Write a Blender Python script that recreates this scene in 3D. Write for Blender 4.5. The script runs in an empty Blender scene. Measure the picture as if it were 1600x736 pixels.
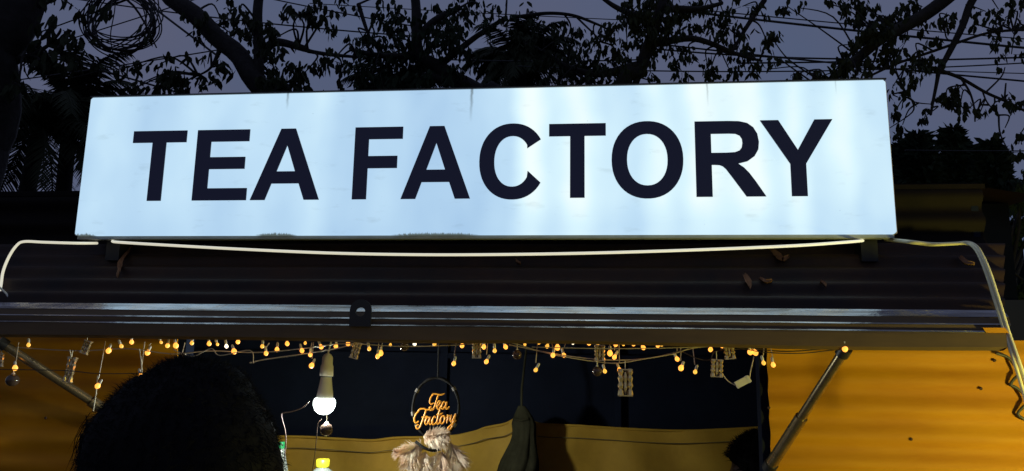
import bpy, bmesh, math, random
from mathutils import Vector, Matrix, Quaternion, noise as mnoise

# ------------------------------------------------------------------ camera, world, light, exposure
scene = bpy.context.scene
COL = scene.collection
CAM = Vector((.3686, -2.1153, 1.6218)); YAW, PITCH, ROLL, FPX = .1042, .1746, .0161, 1155.0
FWD = Vector((-math.sin(YAW)*math.cos(PITCH), math.cos(YAW)*math.cos(PITCH), math.sin(PITCH)))
_r = Vector((math.cos(YAW), math.sin(YAW), 0)); _u = _r.cross(FWD)
RGT = _r*math.cos(ROLL) + _u*math.sin(ROLL); UPV = _u*math.cos(ROLL) - _r*math.sin(ROLL)
cd = bpy.data.cameras.new('camera'); cam = bpy.data.objects.new('camera', cd); COL.objects.link(cam)
cd.sensor_width = 36; cd.lens = 26; cd.clip_end = 4000; cd.clip_start = .02
m = Matrix((RGT, UPV, -FWD)).transposed().to_4x4(); m.translation = CAM; cam.matrix_world = m
scene.camera = cam

w = bpy.data.worlds.new('World'); scene.world = w; w.use_nodes = True
nt = w.node_tree; nt.nodes.clear()
sky = nt.nodes.new('ShaderNodeTexSky'); sky.sky_type = 'NISHITA'; sky.sun_disc = False
sky.sun_elevation = math.radians(-3); sky.sun_rotation = math.radians(200)
mul = nt.nodes.new('ShaderNodeMixRGB'); mul.blend_type = 'MIX'; mul.inputs[0].default_value = .93
mul.inputs[2].default_value = (.80, 1.06, 1.84, 1)       # flat dusk overcast
nt.links.new(sky.outputs[0], mul.inputs[1])
wtc = nt.nodes.new('ShaderNodeTexCoord'); wn = nt.nodes.new('ShaderNodeTexNoise'); wn.inputs['Scale'].default_value = 2.6; wn.inputs['Detail'].default_value = 4
nt.links.new(wtc.outputs['Generated'], wn.inputs['Vector'])
wr = nt.nodes.new('ShaderNodeValToRGB'); wr.color_ramp.elements[0].position = .36; wr.color_ramp.elements[1].position = .66
wr.color_ramp.elements[0].color = (.96, 1.03, 1.66, 1); wr.color_ramp.elements[1].color = (.74, 1.02, 1.80, 1)
nt.links.new(wn.outputs[0], wr.inputs[0]); nt.links.new(wr.outputs[0], mul.inputs[2])     # thin dusk cloud, mauve to slate
bg = nt.nodes.new('ShaderNodeBackground'); bg.inputs[1].default_value = .112
nt.links.new(mul.outputs[0], bg.inputs[0])
wo = nt.nodes.new('ShaderNodeOutputWorld'); nt.links.new(bg.outputs[0], wo.inputs[0])
sl = bpy.data.lights.new('sun', 'SUN'); sl.energy = .02; sl.angle = math.radians(20); sl.color = (.75, .8, 1)
so = bpy.data.objects.new('sun', sl); COL.objects.link(so); so.rotation_euler = (math.radians(75), 0, math.radians(200))
vs = scene.view_settings; vs.view_transform = 'Standard'; vs.look = 'None'; vs.exposure = 0; vs.gamma = 1
vs.use_curve_mapping = False
scene.render.engine = 'CYCLES'
scene.cycles.use_denoising = True
scene.cycles.max_bounces = 6; scene.cycles.sample_clamp_indirect = 4
scene.cycles.caustics_reflective = False; scene.cycles.caustics_refractive = False

rnd = random.Random(7)
PI = math.pi

def ray(x, y): return FWD + RGT*((x-800)/FPX) + UPV*((368-y)/FPX)
def at(x, y, Y):                       # a point of the place, measured in the photograph, on the upright plane Y
    d = ray(x, y); return CAM + d*((Y-CAM.y)/d.y)
def atd(x, y, dist): return CAM + ray(x, y).normalized()*dist

# ------------------------------------------------------------------ materials
def mat(name, col, rough=.6, metal=0, spec=.5, emit=None, estr=0, var=0, vscale=8, bump=0, bscale=60, trans=0, col2=None, alpha=1, stretch=None):
    M = bpy.data.materials.new(name); M.use_nodes = True
    n = M.node_tree.nodes; L = M.node_tree.links; b = n['Principled BSDF']
    b.inputs['Base Color'].default_value = (*col, 1); b.inputs['Roughness'].default_value = rough
    b.inputs['Metallic'].default_value = metal; b.inputs['Specular IOR Level'].default_value = spec
    b.inputs['Transmission Weight'].default_value = trans; b.inputs['Alpha'].default_value = alpha
    if emit: b.inputs['Emission Color'].default_value = (*emit, 1); b.inputs['Emission Strength'].default_value = estr
    if var or col2:
        tc = n.new('ShaderNodeTexCoord'); t = n.new('ShaderNodeTexNoise')
        t.inputs['Scale'].default_value = vscale; t.inputs['Detail'].default_value = 6; t.inputs['Roughness'].default_value = .65
        if stretch:
            mp = n.new('ShaderNodeMapping'); mp.inputs['Scale'].default_value = stretch; L.new(tc.outputs['Object'], mp.inputs[0]); L.new(mp.outputs[0], t.inputs['Vector'])
        else: L.new(tc.outputs['Object'], t.inputs['Vector'])
        cr = n.new('ShaderNodeValToRGB'); cr.color_ramp.elements[0].position = .35; cr.color_ramp.elements[1].position = .68
        c2 = col2 or [c*(1-var) for c in col]
        cr.color_ramp.elements[0].color = (*c2, 1); cr.color_ramp.elements[1].color = (*col, 1)
        L.new(t.outputs[0], cr.inputs[0]); L.new(cr.outputs[0], b.inputs['Base Color'])
        mr = n.new('ShaderNodeMapRange'); mr.inputs[3].default_value = min(1, rough*1.25); mr.inputs[4].default_value = rough*.85
        L.new(t.outputs[0], mr.inputs[0]); L.new(mr.outputs[0], b.inputs['Roughness'])
    if bump:
        tc = n.new('ShaderNodeTexCoord'); t = n.new('ShaderNodeTexNoise'); t.inputs['Scale'].default_value = bscale
        t.inputs['Detail'].default_value = 5
        L.new(tc.outputs['Object'], t.inputs['Vector'])
        bp = n.new('ShaderNodeBump'); bp.inputs['Strength'].default_value = bump; bp.inputs['Distance'].default_value = .02
        L.new(t.outputs[0], bp.inputs['Height']); L.new(bp.outputs[0], b.inputs['Normal'])
    return M

M = {}
M['ground'] = mat('ground_dirt', (.12, .1, .08), .9, var=.5, vscale=2, bump=.4, bscale=12)
M['wall'] = mat('orange_paint', (.62, .285, .005), .6, spec=.2, col2=(.46, .18, .006), vscale=4, stretch=(.35, 1, 2.2), bump=.05, bscale=25)
M['flap'] = mat('dark_brown_sheet', (.018, .0135, .012), .55, spec=.25, col2=(.052, .026, .014), vscale=4, bump=.06, bscale=30)
M['upper'] = mat('darkened_brown_paint', (.013, .0085, .006), .7, spec=.1, col2=(.007, .0055, .005), vscale=4, bump=.06, bscale=25)  # wall paint darkened to offset the lamp's light on the upper wall
M['fascia'] = mat('brown_fascia', (.15, .095, .045), .55, spec=.25, col2=(.10, .065, .035), vscale=6, bump=.10, bscale=14, stretch=(.4, 1, 2))
M['lip'] = mat('shiny_steel_lip', (.66, .66, .67), .17, metal=.9, col2=(.10, .075, .055), vscale=9, bump=.12, bscale=22, stretch=(.22, 1, 5))  # bare steel finish so the eave edge mirrors the lit sign
M['rust'] = mat('rusty_bolt', (.06, .025, .012), .8)
M['dark'] = mat('black_steel', (.02, .02, .022), .45)
M['steel'] = mat('strut_steel', (.42, .33, .19), .25, metal=.8, var=.4, vscale=30)
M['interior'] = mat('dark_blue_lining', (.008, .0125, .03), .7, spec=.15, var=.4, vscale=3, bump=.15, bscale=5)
M['tarp'] = mat('olive_tarp', (.64, .37, .045), .6, spec=.2, col2=(.5, .28, .035), vscale=6, bump=.12, bscale=18)
M['cloth'] = mat('dark_grey_green_cloth', (.055, .05, .026), .9, spec=.1, var=.5, vscale=14)
M['counter'] = mat('counter_wood', (.16, .09, .04), .5, var=.4, vscale=6)
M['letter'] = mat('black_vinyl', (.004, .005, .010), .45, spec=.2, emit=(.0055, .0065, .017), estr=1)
M['frame'] = mat('sign_frame', (.42, .44, .43), .5, var=.3, vscale=12)
M['cable'] = mat('white_cable', (.88, .87, .78), .35, var=.1, vscale=30)
M['rope'] = mat('emissive_white_cable', (.8, .8, .7), .4, emit=(1, .95, .74), estr=.62)  # white cable made bright by an emission of its own
M['cable_y'] = mat('cream_cable', (.95, .86, .55), .22, spec=.9)
M['black'] = mat('black_rubber', (.008, .008, .01), .55)
M['bark'] = mat('dark_bark', (.022, .018, .016), .9, var=.5, vscale=12, bump=.6, bscale=25)
M['leaf'] = mat('dark_leaf', (.035, .045, .02), .75, spec=.15, col2=(.025, .03, .016), vscale=3)
M['leaf2'] = mat('deep_leaf', (.025, .04, .02), .75, spec=.15, col2=(.018, .03, .015), vscale=3)
M['palm'] = mat('palm_leaf', (.03, .036, .02), .75, spec=.12)
M['dry'] = mat('dry_leaf', (.30, .15, .07), .8, col2=(.2, .09, .04), vscale=25)
M['led'] = bpy.data.materials.new('led_frosted_dome'); M['led'].use_nodes = True
_n = M['led'].node_tree.nodes; _l = M['led'].node_tree.links; _n.clear()
_t = _n.new('ShaderNodeBsdfTransparent'); _e = _n.new('ShaderNodeEmission'); _e.inputs[0].default_value = (.88, 1, .97, 1); _e.inputs[1].default_value = 10
_x = _n.new('ShaderNodeMixShader'); _x.inputs[0].default_value = .5; _o = _n.new('ShaderNodeOutputMaterial')
_l.new(_t.outputs[0], _x.inputs[1]); _l.new(_e.outputs[0], _x.inputs[2]); _l.new(_x.outputs[0], _o.inputs[0])
M['ledbody'] = mat('led_body', (.78, .76, .66), .4)
M['holder'] = mat('bulb_holder', (.72, .68, .58), .4)
M['fairy'] = mat('fairy_bulb', (1, .6, .2), .4, emit=(1, .37, .05), estr=1.8)
M['fairydim'] = mat('fairy_bulb_dim', (1, .6, .2), .4, emit=(1, .48, .06), estr=1.1)
M['fairywhite'] = mat('fairy_bulb_white', (1, .9, .7), .4, emit=(1, .85, .6), estr=2)
M['wirec'] = mat('clear_wire', (.55, .45, .33), .25, spec=.6)
M['acrylic'] = mat('clear_acrylic', (.95, .74, .42), .12, metal=.45, spec=.9, trans=.35)
M['ball'] = mat('smoky_ball', (.12, .08, .06), .12, spec=.7, trans=.4)
M['connector'] = mat('white_connector', (.75, .68, .52), .45)
M['script'] = mat('orange_acrylic', (.85, .34, .035), .35)
M['hoop'] = mat('dark_thread_hoop', (.012, .010, .009), .7, spec=.12, var=.4, vscale=60)
M['feather'] = mat('white_feather', (.92, .80, .62), .9, spec=.1, col2=(.66, .42, .27), vscale=22)
M['bottle'] = mat('clear_bottle', (.8, .85, .75), .1, trans=.7)
M['green'] = mat('green_cap', (.02, .25, .08), .35)
M['yellow'] = mat('yellow_cap', (.8, .68, .03), .35)
M['ylabel'] = mat('yellow_label', (.8, .6, .08), .5)
M['red'] = mat('red_plastic', (.3, .02, .04), .4)
M['hair'] = mat('black_hair', (.005, .0045, .005), .7, spec=.12)
M['skin'] = mat('brown_skin', (.09, .045, .027), .55, var=.15, vscale=20)
M['shirt'] = mat('dark_shirt', (.02, .022, .03), .85, var=.3, vscale=20)
M['trouser'] = mat('dark_trousers', (.015, .016, .02), .85)
M['eye'] = mat('eye_white', (.22, .2, .18), .3)
M['bluewall'] = mat('dark_blue_shed', (.006, .008, .016), .8, spec=.1, var=.4, vscale=3)
M['pole'] = mat('concrete_pole', (.2, .19, .18), .85, var=.3, vscale=6)
M['lampglass'] = mat('warm_lamp_globe', (1, .8, .5), .4, emit=(1, .92, .2), estr=400)

# ------------------------------------------------------------------ mesh helpers
class MB:
    def __init__(s): s.v = []; s.f = []; s.sm = []
    def add(s, vs, fs, smooth=False):
        o = len(s.v); s.v += [tuple(p) for p in vs]; s.f += [tuple(i+o for i in q) for q in fs]; s.sm += [smooth]*len(fs); return s
    def box(s, c, size, rot=None):
        c = Vector(c); h = Vector(size)/2; P = []
        for dz in (-1, 1):
            for dx, dy in ((-1, -1), (1, -1), (1, 1), (-1, 1)):
                q = Vector((dx*h.x, dy*h.y, dz*h.z)); P.append(c + (rot @ q if rot else q))
        return s.add(P, [(3, 2, 1, 0), (4, 5, 6, 7), (0, 1, 5, 4), (1, 2, 6, 5), (2, 3, 7, 6), (3, 0, 4, 7)])
    def tube(s, pts, r, n=8, caps=True, flat=1.0):
        pts = [Vector(p) for p in pts]; N = len(pts)
        rr = [r]*N if not hasattr(r, '__len__') else list(r)
        V = []; t0 = (pts[1]-pts[0]).normalized()
        a = Vector((0, 0, 1)) if abs(t0.z) < .9 else Vector((1, 0, 0))
        u = t0.cross(a).normalized()
        for i in range(N):
            t = (pts[min(i+1, N-1)] - pts[max(i-1, 0)])
            t = t.normalized() if t.length > 1e-9 else t0
            u = (u - t*u.dot(t)); u = u.normalized() if u.length > 1e-6 else t.orthogonal().normalized()
            v = t.cross(u)
            for k in range(n):
                g = 2*PI*k/n; V.append(pts[i] + (u*math.cos(g) + v*math.sin(g)*flat)*rr[i])
        F = [(i*n+k, i*n+(k+1) % n, (i+1)*n+(k+1) % n, (i+1)*n+k) for i in range(N-1) for k in range(n)]
        s.add(V, F, True)
        if caps: s.add(V[:n], [tuple(range(n))[::-1]]); s.add(V[-n:], [tuple(range(n))])
        return s
    def lathe(s, c, prof, n=20, axis=Vector((0, 0, 1))):
        c = Vector(c); q = Vector((0, 0, 1)).rotation_difference(axis.normalized()); V = []
        for r, z in prof:
            for k in range(n):
                g = 2*PI*k/n; V.append(c + q @ Vector((r*math.cos(g), r*math.sin(g), z)))
        F = [(i*n+k, i*n+(k+1) % n, (i+1)*n+(k+1) % n, (i+1)*n+k) for i in range(len(prof)-1) for k in range(n)]
        s.add(V, F, True); s.add(V[:n], [tuple(range(n))[::-1]]); s.add(V[-n:], [tuple(range(n))]); return s
    def ball(s, c, r, seg=12, rings=8, sc=(1, 1, 1), rot=None):
        c = Vector(c); V = []
        for i in range(rings+1):
            th = PI*i/rings
            for k in range(seg):
                g = 2*PI*k/seg
                q = Vector((math.sin(th)*math.cos(g)*sc[0], math.sin(th)*math.sin(g)*sc[1], math.cos(th)*sc[2]))*r
                V.append(c + (rot @ q if rot else q))
        F = [(i*seg+k, (i+1)*seg+k, (i+1)*seg+(k+1) % seg, i*seg+(k+1) % seg) for i in range(rings) for k in range(seg)]
        return s.add(V, F, True)
    def build(s, name, material, parent=None, loc=None):
        me = bpy.data.meshes.new(name)
        off = Vector(loc) if loc is not None else Vector((0, 0, 0))
        me.from_pydata([tuple(Vector(p)-off) for p in s.v], [], s.f)
        me.polygons.foreach_set('use_smooth', s.sm); me.materials.append(material); me.update()
        o = bpy.data.objects.new(name, me); COL.objects.link(o); o.location = off
        if parent is not None:
            o.parent = parent
            o.location = off - parent.location if loc is not None else -parent.location
        return o
def tag(o, label, cat, group=None, kind=None):
    if label: o['label'] = label
    if cat: o['category'] = cat
    if group: o['group'] = group
    if kind: o['kind'] = kind
    return o
def thing(name, label, cat, loc=(0, 0, 0), group=None):
    o = bpy.data.objects.new(name, None); COL.objects.link(o); o.location = loc; o.empty_display_size = .1
    return tag(o, label, cat, group)
def smoothpath(pts, k=6):
    pts = [Vector(p) for p in pts]; out = []
    for i in range(len(pts)-1):
        a = pts[max(i-1, 0)]; b = pts[i]; c = pts[i+1]; d = pts[min(i+2, len(pts)-1)]
        for j in range(k):
            t = j/k; out.append(.5*((2*b) + (c-a)*t + (2*a-5*b+4*c-d)*t*t + (3*b-a-3*c+d)*t**3))
    out.append(pts[-1]); return out
def prism(mb, outline, y0, y1, holes=()):
    """extrude an X-Z outline (with holes) from y0 to y1, triangulated with bmesh"""
    bm = bmesh.new(); rings = []
    for ring in [outline]+list(holes):
        vs_ = [bm.verts.new((x, y0, z)) for x, z in ring]
        for i in range(len(vs_)): bm.edges.new((vs_[i], vs_[(i+1) % len(vs_)]))
        rings.append(ring)
    bmesh.ops.triangle_fill(bm, use_beauty=True, edges=bm.edges[:])
    bm.verts.index_update(); vv = [v.co.copy() for v in bm.verts]
    fs_ = []
    for f in bm.faces:
        ids = [v.index for v in f.verts]
        if f.normal.y > 0: ids.reverse()
        fs_.append(tuple(ids))
    bm.free()
    mb.add(vv, fs_); mb.add([Vector((p.x, y1, p.z)) for p in vv], [q[::-1] for q in fs_])
    for ring in rings:
        n = len(ring); V = [(x, y0, z) for x, z in ring] + [(x, y1, z) for x, z in ring]
        mb.add(V, [(i, (i+1) % n, n+(i+1) % n, n+i) for i in range(n)])
    return mb

# ------------------------------------------------------------------ ground
g = MB(); R_ = 900
g.add([(-R_, -R_, 0), (R_, -R_, 0), (R_, R_, 0), (-R_, R_, 0)], [(0, 1, 2, 3)])
go = g.build('ground', M['ground']); go['kind'] = 'structure'

# ------------------------------------------------------------------ the stall
WY = .14                                   # outer face of the front wall
XL, XR = -1.72, 1.535                      # ends of the front wall
JL, JR = -.93, .888                        # opening
stall = thing('tea_stall', 'corrugated orange tea stall with propped front flap, under the lit sign', 'stall', (0, WY, 0))
def corr_wall(x0, x1, z0, z1, y, name, amp=.0056, pitch=.078, ph=0, tx=10, thick=.004, material=None):
    """horizontally corrugated sheet facing -Y"""
    mb = MB(); nz = max(2, int((z1-z0)/pitch*10)); V = []; nx = tx+1
    for i in range(nz+1):
        z = z0+(z1-z0)*i/nz
        for j in range(nx):
            x = x0+(x1-x0)*j/tx
            V.append((x, y + amp*math.cos(2*PI*(z+ph)/pitch) + .004*mnoise.noise((x*1.7, z*1.3, 3.1)), z))
    F = [(i*nx+j, i*nx+j+1, (i+1)*nx+j+1, (i+1)*nx+j) for i in range(nz) for j in range(tx)]
    mb.add(V, F, True); mb.add([(p[0], p[1]+thick, p[2]) for p in V], [q[::-1] for q in F], True)
    # edges
    n0 = len(V); E = []
    for j in range(tx): E += [(j, j+1), (nz*nx+j+1, nz*nx+j)]
    for i in range(nz): E += [((i+1)*nx, i*nx), (i*nx+tx, (i+1)*nx+tx)]
    A = V + [(p[0], p[1]+thick, p[2]) for p in V]
    mb.add(A, [(b, a, a+n0, b+n0) for a, b in E])
    return mb.build(name, material or M['wall'], stall)
corr_wall(JR, 1.64, .0, 1.716, WY, 'wall_sheet')
corr_wall(JR, 1.50, 1.716, 1.99, WY, 'wall_sheet')
corr_wall(XL, JL, .0, 1.99, WY, 'wall_sheet')
corr_wall(XL, XR, 1.995, 2.185, WY+.022, 'upper_wall_sheet', tx=24, material=M['upper'], amp=.009)
corr_wall(JL, JR, .0, .93, WY, 'wall_sheet')
# jamb posts, lintel, counter, roof, other walls
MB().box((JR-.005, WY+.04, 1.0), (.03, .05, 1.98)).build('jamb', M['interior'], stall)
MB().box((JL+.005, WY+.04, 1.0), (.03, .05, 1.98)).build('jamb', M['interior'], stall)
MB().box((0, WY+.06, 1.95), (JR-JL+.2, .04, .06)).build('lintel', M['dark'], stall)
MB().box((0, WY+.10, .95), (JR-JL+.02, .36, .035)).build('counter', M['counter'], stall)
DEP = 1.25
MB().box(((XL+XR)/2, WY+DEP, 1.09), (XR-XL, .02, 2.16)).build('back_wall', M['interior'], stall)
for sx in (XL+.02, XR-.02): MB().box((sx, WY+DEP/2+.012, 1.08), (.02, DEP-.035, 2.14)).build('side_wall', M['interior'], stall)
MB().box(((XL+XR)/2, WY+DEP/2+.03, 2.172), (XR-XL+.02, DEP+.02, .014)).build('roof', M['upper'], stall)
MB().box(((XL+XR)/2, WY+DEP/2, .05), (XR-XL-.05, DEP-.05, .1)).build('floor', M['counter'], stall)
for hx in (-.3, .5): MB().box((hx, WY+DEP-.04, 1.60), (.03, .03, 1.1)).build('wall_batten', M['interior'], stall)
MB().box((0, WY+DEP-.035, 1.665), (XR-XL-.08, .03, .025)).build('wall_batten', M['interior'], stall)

# the flap: corrugated slope, then a pressed metal lip with two ridges and a fascia
HY, HZ = WY-.012, 1.985
EY, EZ = -.150, 1.772                        # lower end of the corrugated slope
def flap_half(t):                            # x-extent of the flap at fraction t from hinge to eave
    return (-1.585+.22*t, 1.565-.205*t)
slope = Vector((0, EY-HY, EZ-HZ)); SL = slope.length; sd = slope.normalized(); sn = Vector((0, sd.z, -sd.y))
if sn.z < 0: sn = -sn
ns, nx = 64, 40; V = []
for i in range(ns+1):
    t = i/ns; a, b = flap_half(t*.8)
    for j in range(nx+1):
        x = a+(b-a)*j/nx
        h = .010*math.cos(2*PI*t*SL/.0745) + .003*mnoise.noise((x*1.3, t*2, 9))
        if j in (0, nx): h += .004*math.sin(t*29)
        V.append(Vector((x, HY, HZ)) + sd*(t*SL) + sn*h)
F = [(i*(nx+1)+j, (i+1)*(nx+1)+j, (i+1)*(nx+1)+j+1, i*(nx+1)+j+1) for i in range(ns) for j in range(nx)]
mb = MB().add(V, F, True); mb.add([p-sn*.004 for p in V], [q[::-1] for q in F], True)
mb.build('flap_sheet', M['flap'], stall)
def strip(prof, t0, t1, name, material, wob=.0, n=48, trimr=0):
    """sheet-metal strip run along X with the given (y, z) profile"""
    mb = MB(); V = []; k = len(prof)
    for j in range(n+1):
        s = j/n
        for q, (y, z) in enumerate(prof):
            tt = t0+(t1-t0)*q/max(1, k-1); a, b = flap_half(tt); x = a+(b-a)*s
            dz = wob*mnoise.noise((x*1.9, q*.15, 4.4)) * (q/(k-1))
            V.append((x, y+dz*.3, z+dz))
    F = [(j*k+q, j*k+q+1, (j+1)*k+q+1, (j+1)*k+q) for j in range(n) for q in range(k-1)]
    mb.add(V, F, False)
    W = [Vector(p)+Vector((0, .004, -.003)) for p in V]; mb.add(W, [f[::-1] for f in F], False)
    n0 = len(V); A = [Vector(p) for p in V]+W
    E = [(j*k, (j+1)*k) for j in range(n)] + [((j+1)*k+k-1, j*k+k-1) for j in range(n)] + [(q+1, q) for q in range(k-1)] + [(n*k+q, n*k+q+1) for q in range(k-1)]
    mb.add(A, [(a_, b_, b_+n0, a_+n0) for a_, b_ in E])
    return mb.build(name, material, stall)
strip([(EY+.004, EZ+.0065), (EY-.014, EZ-.0050), (EY-.026, EZ-.0125)], .8, .82, 'eave_lip', M['lip'], .002)
strip([(EY-.0245, EZ-.0125), (EY-.0395, EZ-.030), (EY-.046, EZ-.0325), (EY-.0475, EZ-.035), (EY-.051, EZ-.048), (EY-.059, EZ-.0505), (EY-.0605, EZ-.054), (EY-.068, EZ-.087), (EY-.060, EZ-.092)], .82, 1.0, 'fascia', M['fascia'], .006)
# bright strips added on the two pressed ridges for the sign's reflection
strip([(EY-.0432, EZ-.0297), (EY-.0462, EZ-.0317), (EY-.0482, EZ-.0331)], .86, .865, 'ridge', M['lip'], .0015)
strip([(EY-.0560, EZ-.0481), (EY-.0592, EZ-.0502), (EY-.0615, EZ-.0517)], .90, .905, 'ridge', M['lip'], .0015)
# hasp with a round hole on the lip
c = at(563, 492, EY-.072); hr = .029
arc = [(c.x-hr, c.z-.030)] + [(c.x+hr*math.cos(PI-i*PI/16), c.z+.012+hr*math.sin(PI-i*PI/16)) for i in range(17)] + [(c.x+hr, c.z-.030)]
hole = [(c.x+.013*math.cos(-i*2*PI/16), c.z+.008+.012*math.sin(-i*2*PI/16)) for i in range(16)]
prism(MB(), arc, c.y, c.y+.006, [hole]).build('hasp', M['dark'], stall)
for x, y in ((1201, 637), (1423, 686), (1553, 563), (72, 653), (1532, 607)):
    p = at(x, y, WY-.006); MB().lathe(p, [(.0048, 0), (.0048, .0015), (.003, .002), (.003, .004)], 8, Vector((0, -1, 0))).build('bolt', M['rust'], stall)
q = [at(x, y, EY-.064) for x, y in ((1535, 512), (1570, 512), (1576, 520), (1541, 520))]  # added plate standing in for a yellow patch at the flap's end
MB().add(q+[v+Vector((0, .004, 0)) for v in q], [(3, 2, 1, 0), (4, 5, 6, 7), (0, 1, 5, 4), (1, 2, 6, 5), (2, 3, 7, 6), (3, 0, 4, 7)]).build('yellow_patch', M['wall'], stall)
# struts
def strut(a, b, nm='strut'):
    a, b = Vector(a), Vector(b); d = b-a
    MB().tube([a, a+d*.55], .0125, 14).build('strut_rod', M['steel'], stall); MB().tube([a+d*.54, b], .0165, 14).build(nm, M['steel'], stall)
    for e_, r_ in ((a, .017), (b, .0195)): MB().tube([e_-d.normalized()*.012, e_+d.normalized()*.012], r_, 12).build('strut_end', M['dark'], stall)
strut(at(1318, 549, -.19), at(1203, 728, WY-.02))
strut(at(4, 537, -.19), (JL-.02, WY-.02, 1.365))

# ------------------------------------------------------------------ the lit sign
SZ0, SH, SW = 2.0, .4495, 1.22
sign = thing('lightbox_sign', 'long lit white shop sign reading TEA FACTORY in black capitals', 'sign', (0, 0, SZ0))
def sign_material():
    S = bpy.data.materials.new('lit_acrylic'); S.use_nodes = True; n = S.node_tree.nodes; L = S.node_tree.links
    b = n['Principled BSDF']; b.inputs['Base Color'].default_value = (.5, .52, .55, 1); b.inputs['Roughness'].default_value = .35
    geo = n.new('ShaderNodeNewGeometry'); sep = n.new('ShaderNodeSeparateXYZ'); L.new(geo.outputs['Position'], sep.inputs[0])
    def math_(op, a, b_=None, c_=None, clamp=False):
        q = n.new('ShaderNodeMath'); q.operation = op; q.use_clamp = clamp
        for i, v in enumerate((a, b_, c_)):
            if v is None: continue
            if isinstance(v, (int, float)): q.inputs[i].default_value = v
            else: L.new(v, q.inputs[i])
        return q.outputs[0]
    def noise_(sx, sz, detail=3, rough=.5, off=0):
        mp = n.new('ShaderNodeMapping'); mp.inputs['Scale'].default_value = (sx, 1, sz); mp.inputs['Location'].default_value = (off, 0, 0)
        L.new(geo.outputs['Position'], mp.inputs[0]); t = n.new('ShaderNodeTexNoise'); t.inputs['Scale'].default_value = 1
        t.inputs['Detail'].default_value = detail; t.inputs['Roughness'].default_value = rough; L.new(mp.outputs[0], t.inputs['Vector']); return t.outputs[0]
    warp = noise_(2, 5, 2)
    xx = math_('ADD', sep.outputs[0], math_('MULTIPLY', math_('SUBTRACT', warp, .5), .07))
    fac = math_('DIVIDE', math_('ADD', xx, 1.22), 2.44)
    st = [(120, 0.34), (165, 0.5), (225, 0.3), (290, 0.44), (360, 0.34), (412, 0.48), (452, 0.39), (492, 0.54), (535, 0.22), (600, 0.3), (680, 0.18), (742, 0.2), (790, 0.4), (830, 0.96), (862, 0.66), (905, 0.96), (948, 0.64), (990, 0.54), (1030, 0.84), (1062, 0.7), (1095, 0.96), (1135, 0.8), (1178, 0.96), (1215, 0.64), (1245, 0.88), (1275, 0.6), (1322, 0.78), (1352, 0.58), (1392, 0.56)]
    def px2f(x): return (at(x, 250, 0).x+1.22)/2.44
    cr = n.new('ShaderNodeValToRGB'); cr.color_ramp.interpolation = 'EASE'
    els = cr.color_ramp.elements
    els[0].position = px2f(st[0][0]); els[0].color = (st[0][1],)*3+(1,)
    els[1].position = px2f(st[-1][0]); els[1].color = (st[-1][1],)*3+(1,)
    for x, v in st[1:-1]:
        e = els.new(max(0, min(1, px2f(x)))); e.color = (v, v, v, 1)
    L.new(fac, cr.inputs[0])
    zz = math_('DIVIDE', math_('SUBTRACT', sep.outputs[2], SZ0), SH)
    # a second, patchy row of light near the bottom and a soft fall-off to the edges
    low = noise_(6.5, 3.5, 2, .5, 5.3)
    v = math_('ADD', cr.outputs[0], math_('MULTIPLY', math_('SUBTRACT', low, .5), .55))
    mid = n.new('ShaderNodeMapRange'); mid.interpolation_type = 'SMOOTHSTEP'; L.new(zz, mid.inputs[0])
    mid.inputs[1].default_value = 0; mid.inputs[2].default_value = .30; mid.inputs[3].default_value = .74; mid.inputs[4].default_value = 1
    v = math_('MULTIPLY', v, mid.outputs[0], clamp=True)
    col = n.new('ShaderNodeValToRGB'); e = col.color_ramp.elements
    e[0].position = 0; e[0].color = (.36, .56, .80, 1); e[1].position = 1; e[1].color = (.88, 1.0, 1.0, 1)
    q = e.new(.45); q.color = (.53, .75, .93, 1); q = e.new(.75); q.color = (.69, .91, 1.0, 1)
    L.new(v, col.inputs[0])
    # dirt: drip marks under the top edge, moss along the bottom edge, flecks
    d = None
    for x, y0_, y1_, wd, am in ((450, 150, 172, .0035, .7), (737, 146, 192, .004, .8), (1105, 136, 168, .0025, .5), (1305, 128, 150, .002, .35)):
        p = at(x, y0_, 0); pb = at(x, y1_, 0)
        ax = math_('ABSOLUTE', math_('SUBTRACT', math_('ADD', sep.outputs[0], math_('MULTIPLY', math_('SUBTRACT', noise_(30, 60, 2), .5), .006)), p.x))
        a1 = math_('SUBTRACT', 1, math_('DIVIDE', ax, wd*1.6), clamp=True)
        hgt = math_('DIVIDE', math_('SUBTRACT', sep.outputs[2], pb.z), max(.001, SZ0+SH-pb.z), clamp=True)
        k = math_('MULTIPLY', math_('MULTIPLY', a1, hgt), am)
        d = k if d is None else math_('MAXIMUM', d, k)
    for x0_, x1_, hh in ((398, 464, .009), (610, 750, .0085), (112, 150, .008)):
        a_, b_ = at(x0_, 365, 0).x, at(x1_, 365, 0).x; cx, hw = (a_+b_)/2, (b_-a_)/2
        env = math_('SUBTRACT', 1, math_('POWER', math_('DIVIDE', math_('ABSOLUTE', math_('SUBTRACT', sep.outputs[0], cx)), hw), 3), clamp=True)
        top = math_('MULTIPLY', math_('MULTIPLY', env, hh), math_('SUBTRACT', math_('MULTIPLY', noise_(130, 9, 6, .8), 4.2), 1.35))
        k = math_('MULTIPLY', math_('SUBTRACT', top, math_('SUBTRACT', sep.outputs[2], SZ0)), 220, clamp=True)
        d = math_('MAXIMUM', d, math_('MULTIPLY', k, .9))
    fl = n.new('ShaderNodeMapRange'); L.new(noise_(75, 80, 3, .6, 2.2), fl.inputs[0])
    fl.inputs[1].default_value = .72; fl.inputs[2].default_value = .78; fl.inputs[3].default_value = 0; fl.inputs[4].default_value = .45
    d = math_('MAXIMUM', d, fl.outputs[0])
    sm = n.new('ShaderNodeMapRange'); L.new(noise_(9, 30, 4, .6, 8.8), sm.inputs[0])
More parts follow.
